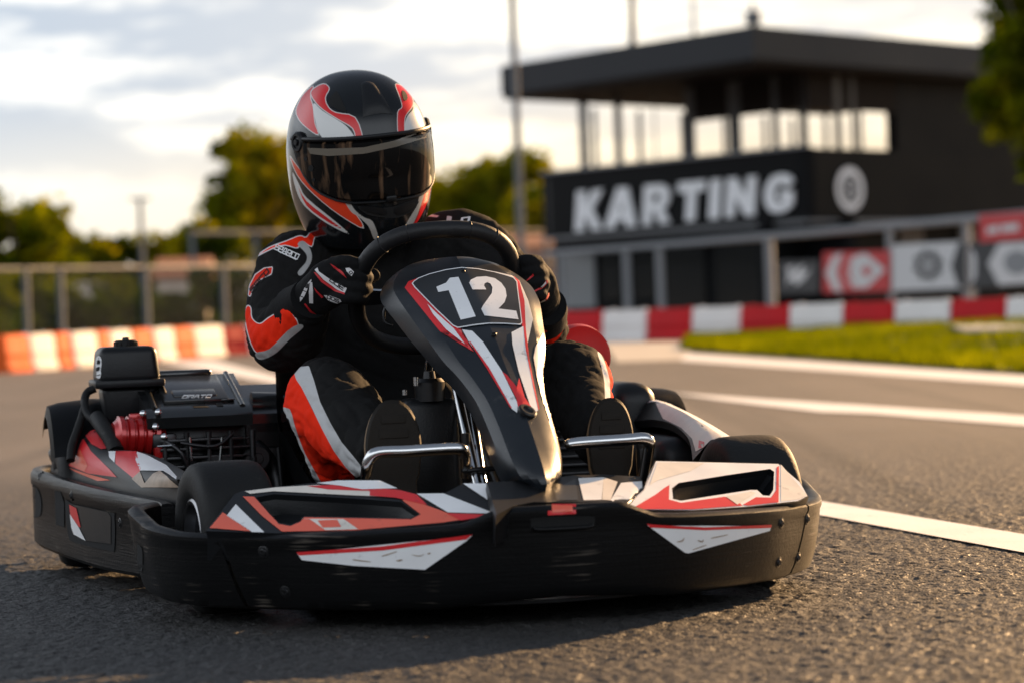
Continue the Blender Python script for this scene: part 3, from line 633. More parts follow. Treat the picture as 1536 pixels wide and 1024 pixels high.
for k in range(10): p.box((-.345 + .004*(k % 2), .815, .12 + .017*k), (.045, .03, .004), bev=.001, mi=k % 2)
p.lathe((-.31, .83, .23), (0, -1, 0), [(.03, 0), (.03, .02), (.024, .026), (.012, .026), (.01, .034), (0, .034)], 20)
epart(p, 'engine_block')
p = P('red_metal'); a = loc(205, 654, y=.84); pr = []
for k in range(5):
    h_ = -.042 + k*.018; pr += [(.036, h_), (.042, h_+.003), (.042, h_+.012), (.036, h_+.015)]
p.lathe(a, (1, .12, -.05), [(.0, -.05), (.028, -.05), (.034, -.044)] + pr + [(.03, .055), (.0, .058)], 30); p.box(a + V((.045, -.02, -.025)), (.03, .04, .05), bev=.008); p.box(a + V((0, 0, .038)), (.03, .03, .02), bev=.005)
epart(p, 'cylinder_head')
# airbox
p = P('black_plastic', 'suit_label'); cx_ = (loc(140, 545, y=1.0) + loc(240, 545, y=1.0))/2; zt = loc(190, 519, y=1.0).z; zb = loc(190, 574, y=1.0).z
p.box((cx_.x, 1.02, (zt+zb)/2), (.132, .15, zt-zb), bev=.016, seg=4, taper=(.90, .9)); p.box((cx_.x, 1.02, zb), (.146, .164, .017), bev=.005); p.box((cx_.x+.002, 1.02, zb-.045), (.104, .11, .08), bev=.014, seg=3, taper=(1.12, 1.1))
p.freeze(); p.decal(ce([(470, 195), (485, 178), (500, 190), (503, 230), (498, 262), (500, 290), (492, 315), (472, 308), (474, 280), (468, 235)]), 1, .0012, step=3, smooth=3)
p.mats.append(MATS['void']); p.decal(ce([(480, 205), (494, 205), (495, 225), (478, 228)]), 2, .002, step=3, smooth=3); p.decal(ce([(474, 250), (494, 245), (492, 262), (476, 272)]), 2, .002, step=3, smooth=3); p.decal(ce([(474, 296), (498, 290), (497, 295), (475, 300)]), 2, .002, step=3)
epart(p, 'air_filter_box')
p = P('black_plastic'); a = V((cx_.x+.0, 1.0, zt-.004)); p.lathe(a, (0, 0, 1), [(.024, 0), (.024, .014), (.021, .017), (.008, .017), (.007, .022), (0, .023)], 20)
for k in range(12): p.tube([a + V((.024*math.cos(k*.52), .024*math.sin(k*.52), 0)), a + V((.024*math.cos(k*.52), .024*math.sin(k*.52), .013))], .002, 6)
epart(p, 'filter_knob')
p = P('dark_rubber'); zz = zb-.085
for k in range(5): p.lathe((cx_.x+.03, 1.0, zz-.012*k), (0, 0, 1), [(.022, -.004), (.028, 0), (.022, .004)], 20)
p.tube([(cx_.x+.03, 1.0, zz+.02), (cx_.x+.03, .99, zz-.08)], .021); epart(p, 'intake_boot')
p = P('dark_rubber'); p.tube([loc(143, 582, y=1.0), loc(131, 588, y=1.0), loc(127, 602, y=.98), loc(131, 620, y=.95), loc(141, 630, y=.92)], .0085, smooth=4)
p.tube([loc(127, 612, y=.99), loc(118, 640, y=.97), loc(108, 668, y=.95), (loc(106, 690, y=.93))], .009, smooth=4); epart(p, 'breather_hose')
p = P('dark_rubber'); p.tube([loc(146, 627, y=.92), loc(156, 642, y=.86), loc(168, 660, y=.82), loc(174, 676, y=.80)], .017, smooth=4); p.tube([loc(170, 668, y=.82), loc(180, 664, y=.82), loc(190, 662, y=.84)], .015); epart(p, 'exhaust_hose')
for px, py in ((233, 640), (214, 620), (246, 655), (237, 618)): p = P('chrome'); a = loc(px, py, y=.80); p.lathe(a, (0, -1, .2), [(.007, 0), (.007, .008), (.004, .01), (0, .01)], 8); epart(p, 'engine_bolt')
for q_, r_ in (((236, 669, 262, 667), .0025), ((330, 690, 333, 655), .003), ((285, 655, 287, 690), .003)): p = P('chrome'); p.tube([loc(q_[0], q_[1], y=.79), loc(q_[2], q_[3], y=.79)], r_, 8); epart(p, 'engine_rod')
# ================================================================== DRIVER
PB = V((-.04, .74, .06))
person = thing('person', 'kart driver in black and red racing suit and full-face helmet, hands on the steering wheel', 'person', KM @ PB, KYAW)
mat('suit', (.012, .0118, .0118), .82, bump=.5, bscale=60, var=.25, vscale=10)
def fold(c):
    if c.z > .70: return 0
    # cloth folds: sharp valleys along two slanted families plus soft drag lines
    w_ = noise.noise(c*9)*.35
    a = noise.noise(V((c.x*14 + w_*3, c.y*12, (c.z + c.x*.7)*36 + w_*4))); b = noise.noise(V((c.x*20 + 7, c.y*22, (c.z - c.x*.9)*30 + w_*5)))
    e = noise.noise(V((c.x*9, c.y*9 + 3, c.z*9)))*.5 + .5
    return -.0075*(1-abs(a))**5*e - .0055*(1-abs(b))**5*(1-e) + .0035*noise.noise(c*22) + .0022
sh = loc(450, 402, y=.735); el = loc(424, 503, y=.60); wr = loc(463, 452, y=.43)
rs = loc(692, 364, y=.73); re_ = loc(806, 498, y=.58); rw = loc(818, 462, y=.43)
kn = loc(494, 600, y=.30); an = loc(580, 690, y=-.02); kn2 = loc(859, 564, y=.30); an2 = loc(900, 668, y=-.01)
tubes = [
 (([(-.03, .76, .13), (-.035, .79, .25), (-.045, .82, .40), (-.055, .81, .54), (-.065, .78, .635), (-.075, .755, .69)], [(.13, .17), (.125, .175), (.12, .18), (.115, .175), (.085, .125), (.065, .07)]), dict(n=24, smooth=4, upv=(0, 1, 0))),
 (([(-.075, .76, .66), (-.085, .735, .74), (-.09, .71, .80), (-.09, .70, .86)], [.06, .06, .085, .06]), dict(n=18, smooth=4)),
 (([(-.10, .77, .60), sh, sh.lerp(el, .5) + V((-.012, 0, .0)), el, el.lerp(wr, .45) + V((0, 0, -.012)), wr], [.074, .079, .076, .073, .066, .044]), dict(n=20, smooth=5)),
 (([(.0, .77, .60), rs, rs.lerp(re_, .5) + V((.022, 0, 0)), re_, re_.lerp(rw, .5), rw], [.07, .072, .066, .060, .052, .042]), dict(n=20, smooth=5)),
 (([(-.10, .74, .16), kn.lerp(V((-.11, .72, .16)), .5) + V((0, 0, .03)), kn + V((0, .03, 0)), kn.lerp(an, .45) + V((-.004, .02, 0)), an], [.10, .094, .083, .074, .050]), dict(n=20, smooth=5)),
 (([(.03, .74, .16), kn2.lerp(V((.05, .72, .16)), .5) + V((0, 0, .02)), kn2 + V((0, .02, 0)), kn2.lerp(an2, .5) + V((0, .02, 0)), an2], [.10, .088, .069, .060, .044]), dict(n=20, smooth=5)),
]
suit = MATS['suit']
body = blob(tubes, .0052, 'body', ['suit'], person, off=-PB, smooth=5, fold=fold)
ca4 = crop(360, 330, 4.45)
arm = lambda c: (c[:, 0] < -.10) & (c[:, 2] > .38)
leg = lambda c: (c[:, 1] < .62) & (c[:, 2] < .50) & (c[:, 0] < -.02)
add_region(body, 'arm_red', [ca4([(45, 575), (72, 585), (80, 655), (130, 692), (185, 655), (265, 600), (295, 515), (360, 448), (390, 465), (345, 540), (338, 600), (390, 700), (320, 742), (200, 862), (115, 890), (60, 790), (30, 640)]), ca4([(100, 250), (190, 185), (310, 140), (400, 105), (440, 118), (480, 68), (555, 40), (552, 88), (500, 112), (478, 180), (412, 142), (385, 190), (300, 170), (210, 195)])], cond=arm, smooth=3)
add_region(body, 'arm_grey', [ca4([(105, 885), (200, 858), (320, 738), (395, 696), (422, 718), (335, 792), (245, 882), (165, 925), (120, 925)]), ca4([(383, 165), (410, 140), (445, 158), (478, 222), (470, 292), (410, 372), (384, 350), (438, 285), (446, 240), (418, 200)])], cond=arm, smooth=3)
add_region(body, 'patch', [ca4([(55, 505), (62, 440), (100, 365), (160, 322), (217, 314), (211, 362), (130, 402), (88, 452), (68, 512)])], cond=arm, smooth=0)
add_region(body, 'leg_red', [ca([(205, 575), (238, 640), (300, 762), (428, 955), (380, 985), (302, 985), (240, 880), (205, 770), (188, 720), (140, 705), (150, 640), (175, 595)])], cond=leg, smooth=3)
add_region(body, 'leg_grey', [ca([(203, 575), (258, 545), (300, 680), (380, 830), (452, 918), (436, 965), (350, 862), (268, 700), (230, 625)]), ca([(140, 703), (186, 706), (203, 762), (243, 872), (306, 985), (290, 990), (220, 872), (182, 742), (140, 735)])], cond=leg, smooth=2)
leg2 = lambda c: (c[:, 1] < .55) & (c[:, 2] < .52) & (c[:, 0] > .10)
add_region(body, 'leg2_white', [c5b([(278, 172), (300, 190), (325, 245), (345, 320), (352, 440), (322, 445), (318, 350), (302, 260)])], cond=leg2, smooth=2)
add_region(body, 'leg2_red', [c5b([(318, 225), (350, 240), (380, 320), (385, 450), (352, 448), (345, 320)])], cond=leg2, smooth=2)
rarm = lambda c: (c[:, 0] > .08) & (c[:, 2] > .33) & (c[:, 1] > .30)
add_region(body, 'rarm_red', [cf([(1355, 340), (1385, 330), (1460, 480), (1460, 640), (1380, 740), (1290, 720), (1250, 600), (1330, 520)])], cond=rarm, smooth=2)
add_region(body, 'back_grey', [crop(360, 80, 3.012)([(935, 735), (958, 738), (950, 775), (930, 775)]), crop(360, 80, 3.012)([(830, 735), (850, 725), (900, 735), (890, 742)])], cond=lambda c: (c[:, 0] > 0) & (c[:, 2] > .55), smooth=0)
RED, GREY, WH = (.88, .030, .008), (.36, .36, .355), (.66, .66, .66)
regions(suit, [('arm_red', RED, 'fill', 0), ('arm_red', WH, 'line', .7), ('arm_grey', GREY, 'fill', 0), ('patch', (.70, .03, .015), 'fill', 0), ('patch', WH, 'line', .6), ('leg_red', RED, 'fill', 0), ('leg_grey', (.50, .50, .50), 'fill', 0),
    ('leg2_white', (.6, .6, .6), 'fill', 0), ('leg2_red', RED, 'fill', 0), ('rarm_red', RED, 'fill', 0), ('back_grey', (.5, .5, .5), 'fill', 0)])
# embroidered lettering on the sleeve, glove backs and shoulder
BBODY = BVHTree.FromObject(body, bpy.context.evaluated_depsgraph_get())
p = P('suit_label', 'void'); p.bvh = BBODY
for q_ in letters('SPARCO', *ca4([(232, 198), (382, 268)]), (3.4, -7.0), .75): p.decal(q_, 0, .0016, step=3)
p.decal(ca4([(262, 210), (380, 266), (372, 272), (254, 214)]), 0, .0015, step=3)
p.build('shoulder_lettering', person, off=-PB, recalc=False); p = P('suit_label', 'void'); p.bvh = BBODY
for q_ in letters('SPCO', *ca4([(82, 488), (196, 352)]), (-3.2, -5.2), .8): p.decal(q_, 1, .0016, step=3)
p.build('sleeve_lettering', person, off=-PB, recalc=False); p = P('suit_label', 'void'); p.bvh = BBODY
p.decal(crop(360, 80, 3.012)([(1000, 745), (1042, 740), (1035, 772), (992, 775)]), 0, .0015, step=3); p.decal(crop(360, 80, 3.012)([(1010, 750), (1030, 748), (1026, 766), (1006, 768)]), 1, .002, step=3)
p.build('back_lettering', person, off=-PB, recalc=False)
# ---------------------------------------------------------------- helmet
HC = loc(538.5, 237, y=.70)
HR = (Matrix.Rotation(R(9.5), 3, 'Z') @ Matrix.Rotation(R(10.5), 3, 'X') @ Matrix.Rotation(R(-5.5), 3, 'Y'))
AX, AF, AB, ZU, ZD = .1400, .168, .172, .178, .225
def shell(az, z, off=0.0):
    Z = ZU if z > 0 else ZD; q = max(0, 1-abs(z/Z)**2.25)**(1/2.25)
    ca_, sa = math.cos(az), math.sin(az); e = 2.25; k = (abs(sa)**e + abs(ca_)**e)**(-1/e)
    ay = AF if ca_ > 0 else AB
    if z < -.02 and ca_ > 0: ay *= 1 + .10*min(1, (-z-.02)/.10)*ca_**2
    p_ = V((AX*q*k*sa, -ay*q*k*ca_, z)); 
    if off: p_ += V((sa, -ca_*.9, z/Z*.9)).normalized()*off
    return p_
def hw(p_): return HC + HR @ p_
hp = mat('helmet_paint', (.006, .007, .008), .17, coat=.15, spec=.35, var=.3, vscale=10, rvar=.05)
p = P('helmet_paint', 'void'); rows = []
nz_ = 110
for i in range(nz_+1):
    e = R(-52) + (R(90)-R(-52))*i/nz_; z = (ZU if e > 0 else ZD)*math.sin(e); z = max(z, -.165)
    z = min(z, ZU*.99995); rows.append([hw(shell(2*math.pi*k/220, z)) for k in range(220)])
rows = [r for r, q in zip(rows, rows[1:] + [None]) if q is None or abs((HR.inverted() @ (r[0]-HC)).z - (HR.inverted() @ (q[0]-HC)).z) > 1e-6]
p.grid(rows, cv=True); bot = rows[0]; p.grid([[HC + (b-HC)*.72 + HR @ V((0, 0, -.012)) for b in bot], bot], 1, cv=True)
helmet = p.build('helmet', person, off=-PB, sharp=60); ch = crop(360, 80, 3.012)
front = lambda c: ((c - np.array(HC)) @ np.array(HR @ V((.1, -1, .1)))) > -.07
H = {
 'h_red1': [ch([(252, 262), (268, 215), (290, 180), (332, 148), (318, 195), (330, 240), (338, 315), (356, 371), (310, 345), (268, 305)])],
 'h_red2': [ch([(320, 172), (375, 138), (404, 160), (386, 200), (397, 240), (432, 268), (520, 290), (555, 390), (526, 393), (508, 340), (440, 298), (375, 256), (335, 215)])],
 'h_white': [ch([(330, 226), (372, 260), (440, 302), (485, 335), (520, 390), (470, 397), (400, 399), (362, 370), (342, 315)])],
 'h_red3': [ch([(702, 145), (720, 142), (765, 165), (783, 232), (746, 290), (742, 368), (715, 373), (712, 268), (732, 245), (722, 200)])],
 'h_white2': [ch([(768, 215), (800, 235), (835, 330), (838, 345), (746, 368), (752, 292), (785, 250)])],
 'h_red4': [ch([(224, 462), (262, 515), (330, 582), (472, 668), (562, 792), (450, 732), (335, 640), (258, 552)])],
 'h_white3': [ch([(236, 535), (270, 600), (302, 655), (440, 768), (492, 818), (390, 768), (292, 692), (252, 615)])],
 'h_red5': [ch([(262, 598), (300, 668), (410, 755), (470, 800), (400, 765), (300, 690)])],
 'h_grey': [ch([(468, 660), (490, 656), (515, 705), (560, 742), (600, 762), (626, 838), (604, 838), (580, 782), (535, 740), (500, 715)]), ch([(820, 614), (837, 618), (802, 730), (770, 788), (744, 788), (768, 742), (798, 690)])],
 'h_red6': [ch([(837, 618), (866, 560), (852, 660), (802, 762), (772, 785), (805, 730)])],
}
for k, v in H.items(): add_region(helmet, k, v, cond=front, smooth=3)
HRED, HWH = (.62, .016, .018), (.62, .62, .60)
regions(hp, [('h_white3', HWH, 'fill', 0), ('h_red5', HRED, 'fill', 0), ('h_red4', (.70, .05, .015), 'fill', 0), ('h_red4', HWH, 'line', .5), ('h_red1', HRED, 'fill', 0), ('h_red1', HWH, 'line', .55), ('h_white', HWH, 'fill', 0), ('h_red2', HRED, 'fill', 0), ('h_red2', HWH, 'line', .6), ('h_white2', HWH, 'fill', 0), ('h_red3', HRED, 'fill', 0), ('h_red3', HWH, 'line', .5), ('h_red6', HRED, 'fill', 0), ('h_grey', (.42, .40, .37), 'fill', 0)])
HBV = BVHTree.FromObject(helmet, bpy.context.evaluated_depsgraph_get())
# trims: intake openings, chin bar grille
p = P('void', 'black_plastic', 'suit_label'); p.bvh = HBV
p.decal(ch([(402, 215), (420, 190), (440, 175), (470, 235), (480, 268), (440, 255), (410, 238)]), 0, .0012, step=5, smooth=2)
p.build('side_intake', helmet, recalc=False); p = P('void', 'black_plastic', 'suit_label'); p.bvh = HBV
p.decal(ch([(732, 170), (748, 180), (756, 205), (744, 218), (734, 200)]), 0, .0012, step=5, smooth=2)
p.build('side_intake', helmet, recalc=False); p = P('void', 'black_plastic', 'suit_label'); p.bvh = HBV
p.decal(ch([(530, 690), (600, 700), (700, 692), (800, 655), (792, 700), (735, 735), (690, 745), (600, 735), (560, 720)]), 0, .0012, step=5, smooth=2)
p.decal(ch([(545, 690), (640, 697), (660, 715), (650, 728), (575, 712)]), 1, .004, step=5, smooth=2); p.decal(ch([(700, 700), (780, 672), (775, 700), (710, 728)]), 1, .004, step=5, smooth=2)
p.build('chin_grille', helmet, recalc=False)
p = P('black_plastic'); rows = []
for i in range(15):
    t = i/14; row = []
    for j in range(15):
        s = j/14*2-1; az = R(-2) + R(15)*s*(1 - .25*t); z = .106 + .058*t - .004*s*s
        hgt = .0042*(max(0, 1-abs(s)**3))*(1 if 0 < i < 14 else 0)*min(1, (t+.05)/.3)
        row.append(hw(shell(az, min(z, .168), .0008 + hgt)))
    rows.append(row)
p.grid(rows); p.build('top_vent', helmet, recalc=True)
# visor
def vz(az):
    s = abs(az)/R(98); return (.060 - .012*s*s, interp([(0, -.062), (30, -.061), (42, -.056), (54, -.045), (64, -.030), (74, -.004), (80, .018), (85, .034), (98, .036)], math.degrees(abs(az))))
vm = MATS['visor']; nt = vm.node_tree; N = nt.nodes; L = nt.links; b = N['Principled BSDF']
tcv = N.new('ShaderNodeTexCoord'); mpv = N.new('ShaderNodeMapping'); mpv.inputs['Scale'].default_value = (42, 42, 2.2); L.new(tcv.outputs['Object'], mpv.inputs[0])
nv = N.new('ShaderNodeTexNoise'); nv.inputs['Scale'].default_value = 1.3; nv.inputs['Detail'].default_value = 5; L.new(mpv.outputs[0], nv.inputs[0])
rv = N.new('ShaderNodeValToRGB'); rv.color_ramp.elements[0].position = .55; rv.color_ramp.elements[1].position = .82; rv.color_ramp.elements[0].color = (.003, .0028, .0028, 1); rv.color_ramp.elements[1].color = (.20, .115, .065, 1)  # amber reflection streaks painted into the visor's base colour
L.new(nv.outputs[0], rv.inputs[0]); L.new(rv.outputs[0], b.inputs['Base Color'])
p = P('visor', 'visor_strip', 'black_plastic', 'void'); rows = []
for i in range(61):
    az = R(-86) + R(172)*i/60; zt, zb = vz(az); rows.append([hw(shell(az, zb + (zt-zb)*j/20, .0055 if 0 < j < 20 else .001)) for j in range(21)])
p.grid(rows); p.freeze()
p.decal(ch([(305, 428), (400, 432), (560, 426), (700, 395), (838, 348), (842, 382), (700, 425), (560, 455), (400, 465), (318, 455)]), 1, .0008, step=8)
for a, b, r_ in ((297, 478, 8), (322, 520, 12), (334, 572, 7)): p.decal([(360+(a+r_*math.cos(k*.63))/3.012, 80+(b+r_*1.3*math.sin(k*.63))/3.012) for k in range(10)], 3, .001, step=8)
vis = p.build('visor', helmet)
p = P('black_plastic')                             # rubber gasket along the visor's upper edge
p.tube([hw(shell(R(-90)+R(180)*i/40, vz(R(-90)+R(180)*i/40)[0]+.004, .004)) for i in range(41)], .0045, 8)
p.tube([hw(shell(R(-84)+R(168)*i/40, vz(R(-84)+R(168)*i/40)[1]-.002, .003)) for i in range(41)], .0028, 8); p.build('visor_gasket', helmet)
p = P('black_plastic')
a = hw(shell(0, vz(0)[1]+.004, .008)); p.box(a, (.022, .008, .012), rot=HR, bev=.003); p.build('visor_tab', vis)
for sg in (-1, 1):
    p = P('black_plastic', 'chrome'); az = sg*R(78); c_ = hw(shell(az, .050, .004)); n_ = (HR @ V((math.sin(az), -math.cos(az), .1))).normalized()
    p.lathe(c_, n_, [(.0215, -.006), (.0215, .002), (.018, .006), (.013, .006), (.012, .003), (.007, .003), (.006, .008), (0, .008)], 24); p.build('visor_pivot', helmet)
# neck collar of the suit
mat('collar_knit', (.009, .009, .009), .85, bump=.4, bscale=90, spec=.1); p = P('collar_knit'); p.tube([(-.078, .752, .655), (-.085, .74, .70)], [.088, .074], 24); p.build('collar', person, off=-PB)
# ---------------------------------------------------------------- gloves
def glove(side):
    T = []; 
    if side < 0:
        W_ = wr; kx, ky = (516, 531), ((393, 388), (414, 411), (433, 432), (450, 451)); yr = .352
        T.append((([W_ + V((-.01, .02, -.004)), loc(478, 440, y=.40), loc(498, 424, y=.362), loc(516, 418, y=.345)], [(.030, .036), (.030, .042), (.029, .046), (.020, .042)]), dict(n=18, smooth=4, upv=(0, 1, 0))))
        for i, (a, b) in enumerate(((497, 397), (500, 414), (501, 431), (499, 446))):
            r_ = (.0135, .0140, .0135, .0120)[i]; e = (0, 2, 1, -3)[i]
            T.append((([loc(a, b, y=.352), loc(521+e, b-3+i, y=.322), loc(540+e, b+1, y=.318), loc(549+e, b+3, y=.345), loc(543+e, b+4, y=.378)], [r_*1.12, r_*1.12, r_, r_*.95, r_*.8]), dict(n=12, smooth=4)))
        T.append((([loc(490, 440, y=.40), loc(525, 432, y=.405), loc(552, 418, y=.395), loc(563, 411, y=.375)], [.020, .017, .0145, .0125]), dict(n=12, smooth=4)))
    else:
        W_ = rw
        T.append((([W_ + V((.004, .02, 0)), loc(814, 448, y=.40), loc(806, 425, y=.37), loc(796, 408, y=.355)], [(.030, .034), (.030, .036), (.028, .038), (.020, .034)]), dict(n=18, smooth=4, upv=(0, 1, 0))))
        for i, (a, b) in enumerate(((806, 399), (812, 414), (815, 430), (813, 446))):
            r_ = (.0135, .0135, .0130, .0115)[i]
            T.append((([loc(a, b, y=.37), loc(a-2, b-5, y=.335), loc(a-16, b-7, y=.322), loc(a-32, b-5, y=.335), loc(a-36, b-1, y=.368)], [r_*1.1, r_*1.12, r_, r_*.92, r_*.78]), dict(n=12, smooth=4)))
        T.append((([loc(806, 432, y=.40), loc(785, 420, y=.41), loc(765, 404, y=.395), loc(758, 396, y=.375)], [.019, .016, .014, .012]), dict(n=12, smooth=4)))
    g_ = blob(T, .0030, 'glove', ['glove'], person, off=-PB, smooth=3, fold=lambda c: .0012*noise.noise(c*70))
    return g_
gl = glove(-1); gr = glove(1)
dg = bpy.context.evaluated_depsgraph_get()
mat('glove_print', (.62, .60, .60), .6); mat('glove_red', (.5, .01, .015), .6)
p = P('glove_print', 'glove_red', 'void'); p.bvh = BVHTree.FromObject(gl, dg)
for q_ in ([(500, 335), (520, 320), (528, 345), (600, 395), (640, 420), (715, 455), (700, 490), (650, 465), (560, 400)],): p.decal(ca4(q_), 0, .0012, step=4)
for q_ in ([(495, 350), (510, 352), (560, 402), (650, 468), (700, 488), (698, 500), (640, 480), (545, 415)], [(605, 292), (640, 310), (690, 350), (715, 390), (680, 362), (630, 322)], [(495, 448), (520, 475), (560, 512), (548, 520), (510, 480)]): p.decal(ca4(q_), 1, .0014, step=4)
for q_ in ([(560, 500), (600, 505), (670, 530), (680, 545), (650, 557), (590, 535)], [(705, 320), (730, 318), (762, 350), (745, 376), (712, 345)], [(470, 420), (485, 415), (490, 470), (490, 555), (465, 555), (462, 480)], [(402, 520), (440, 440), (478, 395), (480, 405), (432, 510), (405, 545)]): p.decal(ca4(q_), 0, .0012, step=4)
for q_ in letters('OOE', *ca4([(600, 408), (690, 470)]), (2.2, -5), .7) + letters('OOS', *ca4([(585, 520), (660, 548)]), (1, -3.4), .55) + letters('IIE', *ca4([(418, 528), (468, 425)]), (-3, -1), .6) + letters('XO', *ca4([(715, 335), (740, 365)]), (3, -2), .5): p.decal(q_, 2, .002, step=3)
p.decal(ca4([(430, 560), (440, 555), (480, 605), (530, 640), (520, 645), (465, 610)]), 1, .0014, step=4)
p.build('glove_stripe', gl, recalc=False)
p = P('glove_print', 'glove_red'); p.bvh = BVHTree.FromObject(gr, dg)
for q_ in ([(1170, 272), (1210, 225), (1225, 205), (1235, 222), (1200, 255)], [(1225, 345), (1285, 310), (1330, 255), (1340, 275), (1300, 320), (1235, 352)], [(1255, 430), (1320, 400), (1345, 350), (1350, 375), (1325, 412), (1262, 438)]): p.decal(cf(q_), 1, .0014, step=4)
for q_ in ([(1280, 310), (1320, 270), (1325, 282), (1290, 318)], [(1275, 425), (1315, 402), (1320, 410), (1280, 432)]): p.decal(cf(q_), 0, .0018, step=4)
p.build('glove_stripe', gr, recalc=False)
# glove cuffs
for a, b in ((wr, el), (rw, re_)):
    p = P('glove'); d = (b-a).normalized(); p.tube([a - d*.015, a + d*.02, a + d*.055], [.041, .047, .056 if a is wr else .05], 24); p.build('glove_cuff', person, off=-PB)
# ---------------------------------------------------------------- shoes
def shoe(c, u, wd, ln, ank):
    c = V(c); u = V(u).normalized(); r_ = V((1, 0, 0)); n_ = r_.cross(u).normalized()
    if n_.y > 0: n_ = -n_
    def outl(k=1.0, sh_=0.0, up_=0.0):
        o = []
        for i in range(40):
            a = 2*math.pi*i/40; t = -math.cos(a)        # -1 heel .. 1 toe
            w_ = wd*(1 - .14*math.exp(-((t+.15)/.35)**2))*(.86 if t < -.2 else 1.0)
            x = math.copysign(abs(math.sin(a))**.8, math.sin(a))*w_*k; o.append(c - n_*sh_ + r_*x + u*(t*ln*k + up_))
        return o
    p = P('shoe', 'shoe_sole', 'shoe_edge'); s0 = outl(.93); s1 = outl(1.0, .006); s2 = outl(1.0, .020); s3 = outl(.985, .023)
    def m_(i, j): return 2 if i == 1 else 1 if i == 0 else 0
    up_rows = []
    for k in range(1, 9):
        t = k/8; q = outl(.97 - .42*t**1.3, .02, 0); up_rows.append([v.lerp(ank + (v-c)*.42, .0) + (ank - (c - n_*.02))*(t**1.1) * (1.0) for v in q])
    p.grid([s0, s1, s2, s3] + up_rows, m_, cv=True); p.poly(s0, 1); p.freeze()
    for t in (-.6, .2, .45, .68):
        w_ = wd*.55*math.sqrt(max(.1, 1-t*t)); a = c + u*(t*ln) + n_*.0005
        p.box(a, (w_*2, .003, .016), rot=Matrix((r_, -n_, u)).transposed(), bev=.0012, mi=1)
    p.build('shoe', person, off=-PB)
shoe(loc(592, 694, y=-.10), (0.06, .30, .95), .054, .118, an)
shoe(loc(918, 684, y=-.10), (0.10, .30, .95), .0455, .112, an2)
# ================================================================== SETTING AND BACKGROUND
def structure(o): o['kind'] = 'structure'; return o
# ---------------------------------------------------------------- asphalt
m = bpy.data.materials.new('asphalt'); m.use_nodes = True; MATS['asphalt'] = m
nt = m.node_tree; N = nt.nodes; L = nt.links; b = N['Principled BSDF']; tc = N.new('ShaderNodeTexCoord')
def nz(scale, detail=4, st=None, rough=.55):
    n = N.new('ShaderNodeTexNoise'); n.inputs['Scale'].default_value = scale; n.inputs['Detail'].default_value = detail; n.inputs['Roughness'].default_value = rough
    if st:
        mp = N.new('ShaderNodeMapping'); mp.inputs['Scale'].default_value = st[:3]; mp.inputs['Rotation'].default_value = (0, 0, st[3]); L.new(tc.outputs['Object'], mp.inputs[0]); L.new(mp.outputs[0], n.inputs['Vector'])
    else: L.new(tc.outputs['Object'], n.inputs['Vector'])
    return n
vor = N.new('ShaderNodeTexVoronoi'); vor.inputs['Scale'].default_value = 190; vor.inputs['Randomness'].default_value = 1; L.new(tc.outputs['Object'], vor.inputs['Vector'])
big = nz(.5, 5); mid = nz(7, 5); fine = nz(170, 3); streak = nz(1.0, 4, (1.2, .07, 1, .25))
ramp = N.new('ShaderNodeValToRGB'); ramp.color_ramp.elements[0].color = (.008, .008, .008, 1); ramp.color_ramp.elements[1].color = (.040, .0375, .035, 1)
ramp.color_ramp.elements[0].position = .36; ramp.color_ramp.elements[1].position = .75
def mth(op, a, b_): 
    q = N.new('ShaderNodeMath'); q.operation = op
    for i, v in enumerate((a, b_)):
        if hasattr(v, 'default_value') or hasattr(v, 'links'): L.new(v, q.inputs[i])
        else: q.inputs[i].default_value = v
    return q.outputs[0]
s_ = mth('ADD', mth('MULTIPLY', big.outputs[0], .4), mth('ADD', mth('MULTIPLY', streak.outputs[0], .45), mth('MULTIPLY', fine.outputs[0], .25)))
L.new(s_, ramp.inputs[0])
stone = N.new('ShaderNodeMix'); stone.data_type = 'RGBA'; stone.blend_type = 'MULTIPLY'; stone.inputs[0].default_value = .9
sr = N.new('ShaderNodeMapRange'); sr.inputs[1].default_value = 0; sr.inputs[2].default_value = 1; sr.inputs[3].default_value = .1; sr.inputs[4].default_value = 2.6
L.new(vor.outputs['Color'], sr.inputs[0]); L.new(ramp.outputs[0], stone.inputs[6]); L.new(sr.outputs[0], stone.inputs[7]); L.new(stone.outputs[2], b.inputs['Base Color'])
b.inputs['Roughness'].default_value = .55; b.inputs['Specular IOR Level'].default_value = .5
rr = N.new('ShaderNodeMapRange'); rr.inputs[3].default_value = .5; rr.inputs[4].default_value = .7; L.new(mid.outputs[0], rr.inputs[0]); L.new(rr.outputs[0], b.inputs['Roughness'])
hgt = mth('ADD', mth('MULTIPLY', vor.outputs['Distance'], -.9), mth('ADD', mth('MULTIPLY', fine.outputs[0], .25), mth('MULTIPLY', mid.outputs[0], .5)))
bp = N.new('ShaderNodeBump'); bp.inputs['Strength'].default_value = .6; bp.inputs['Distance'].default_value = .003; L.new(hgt, bp.inputs['Height']); L.new(bp.outputs[0], b.inputs['Normal'])
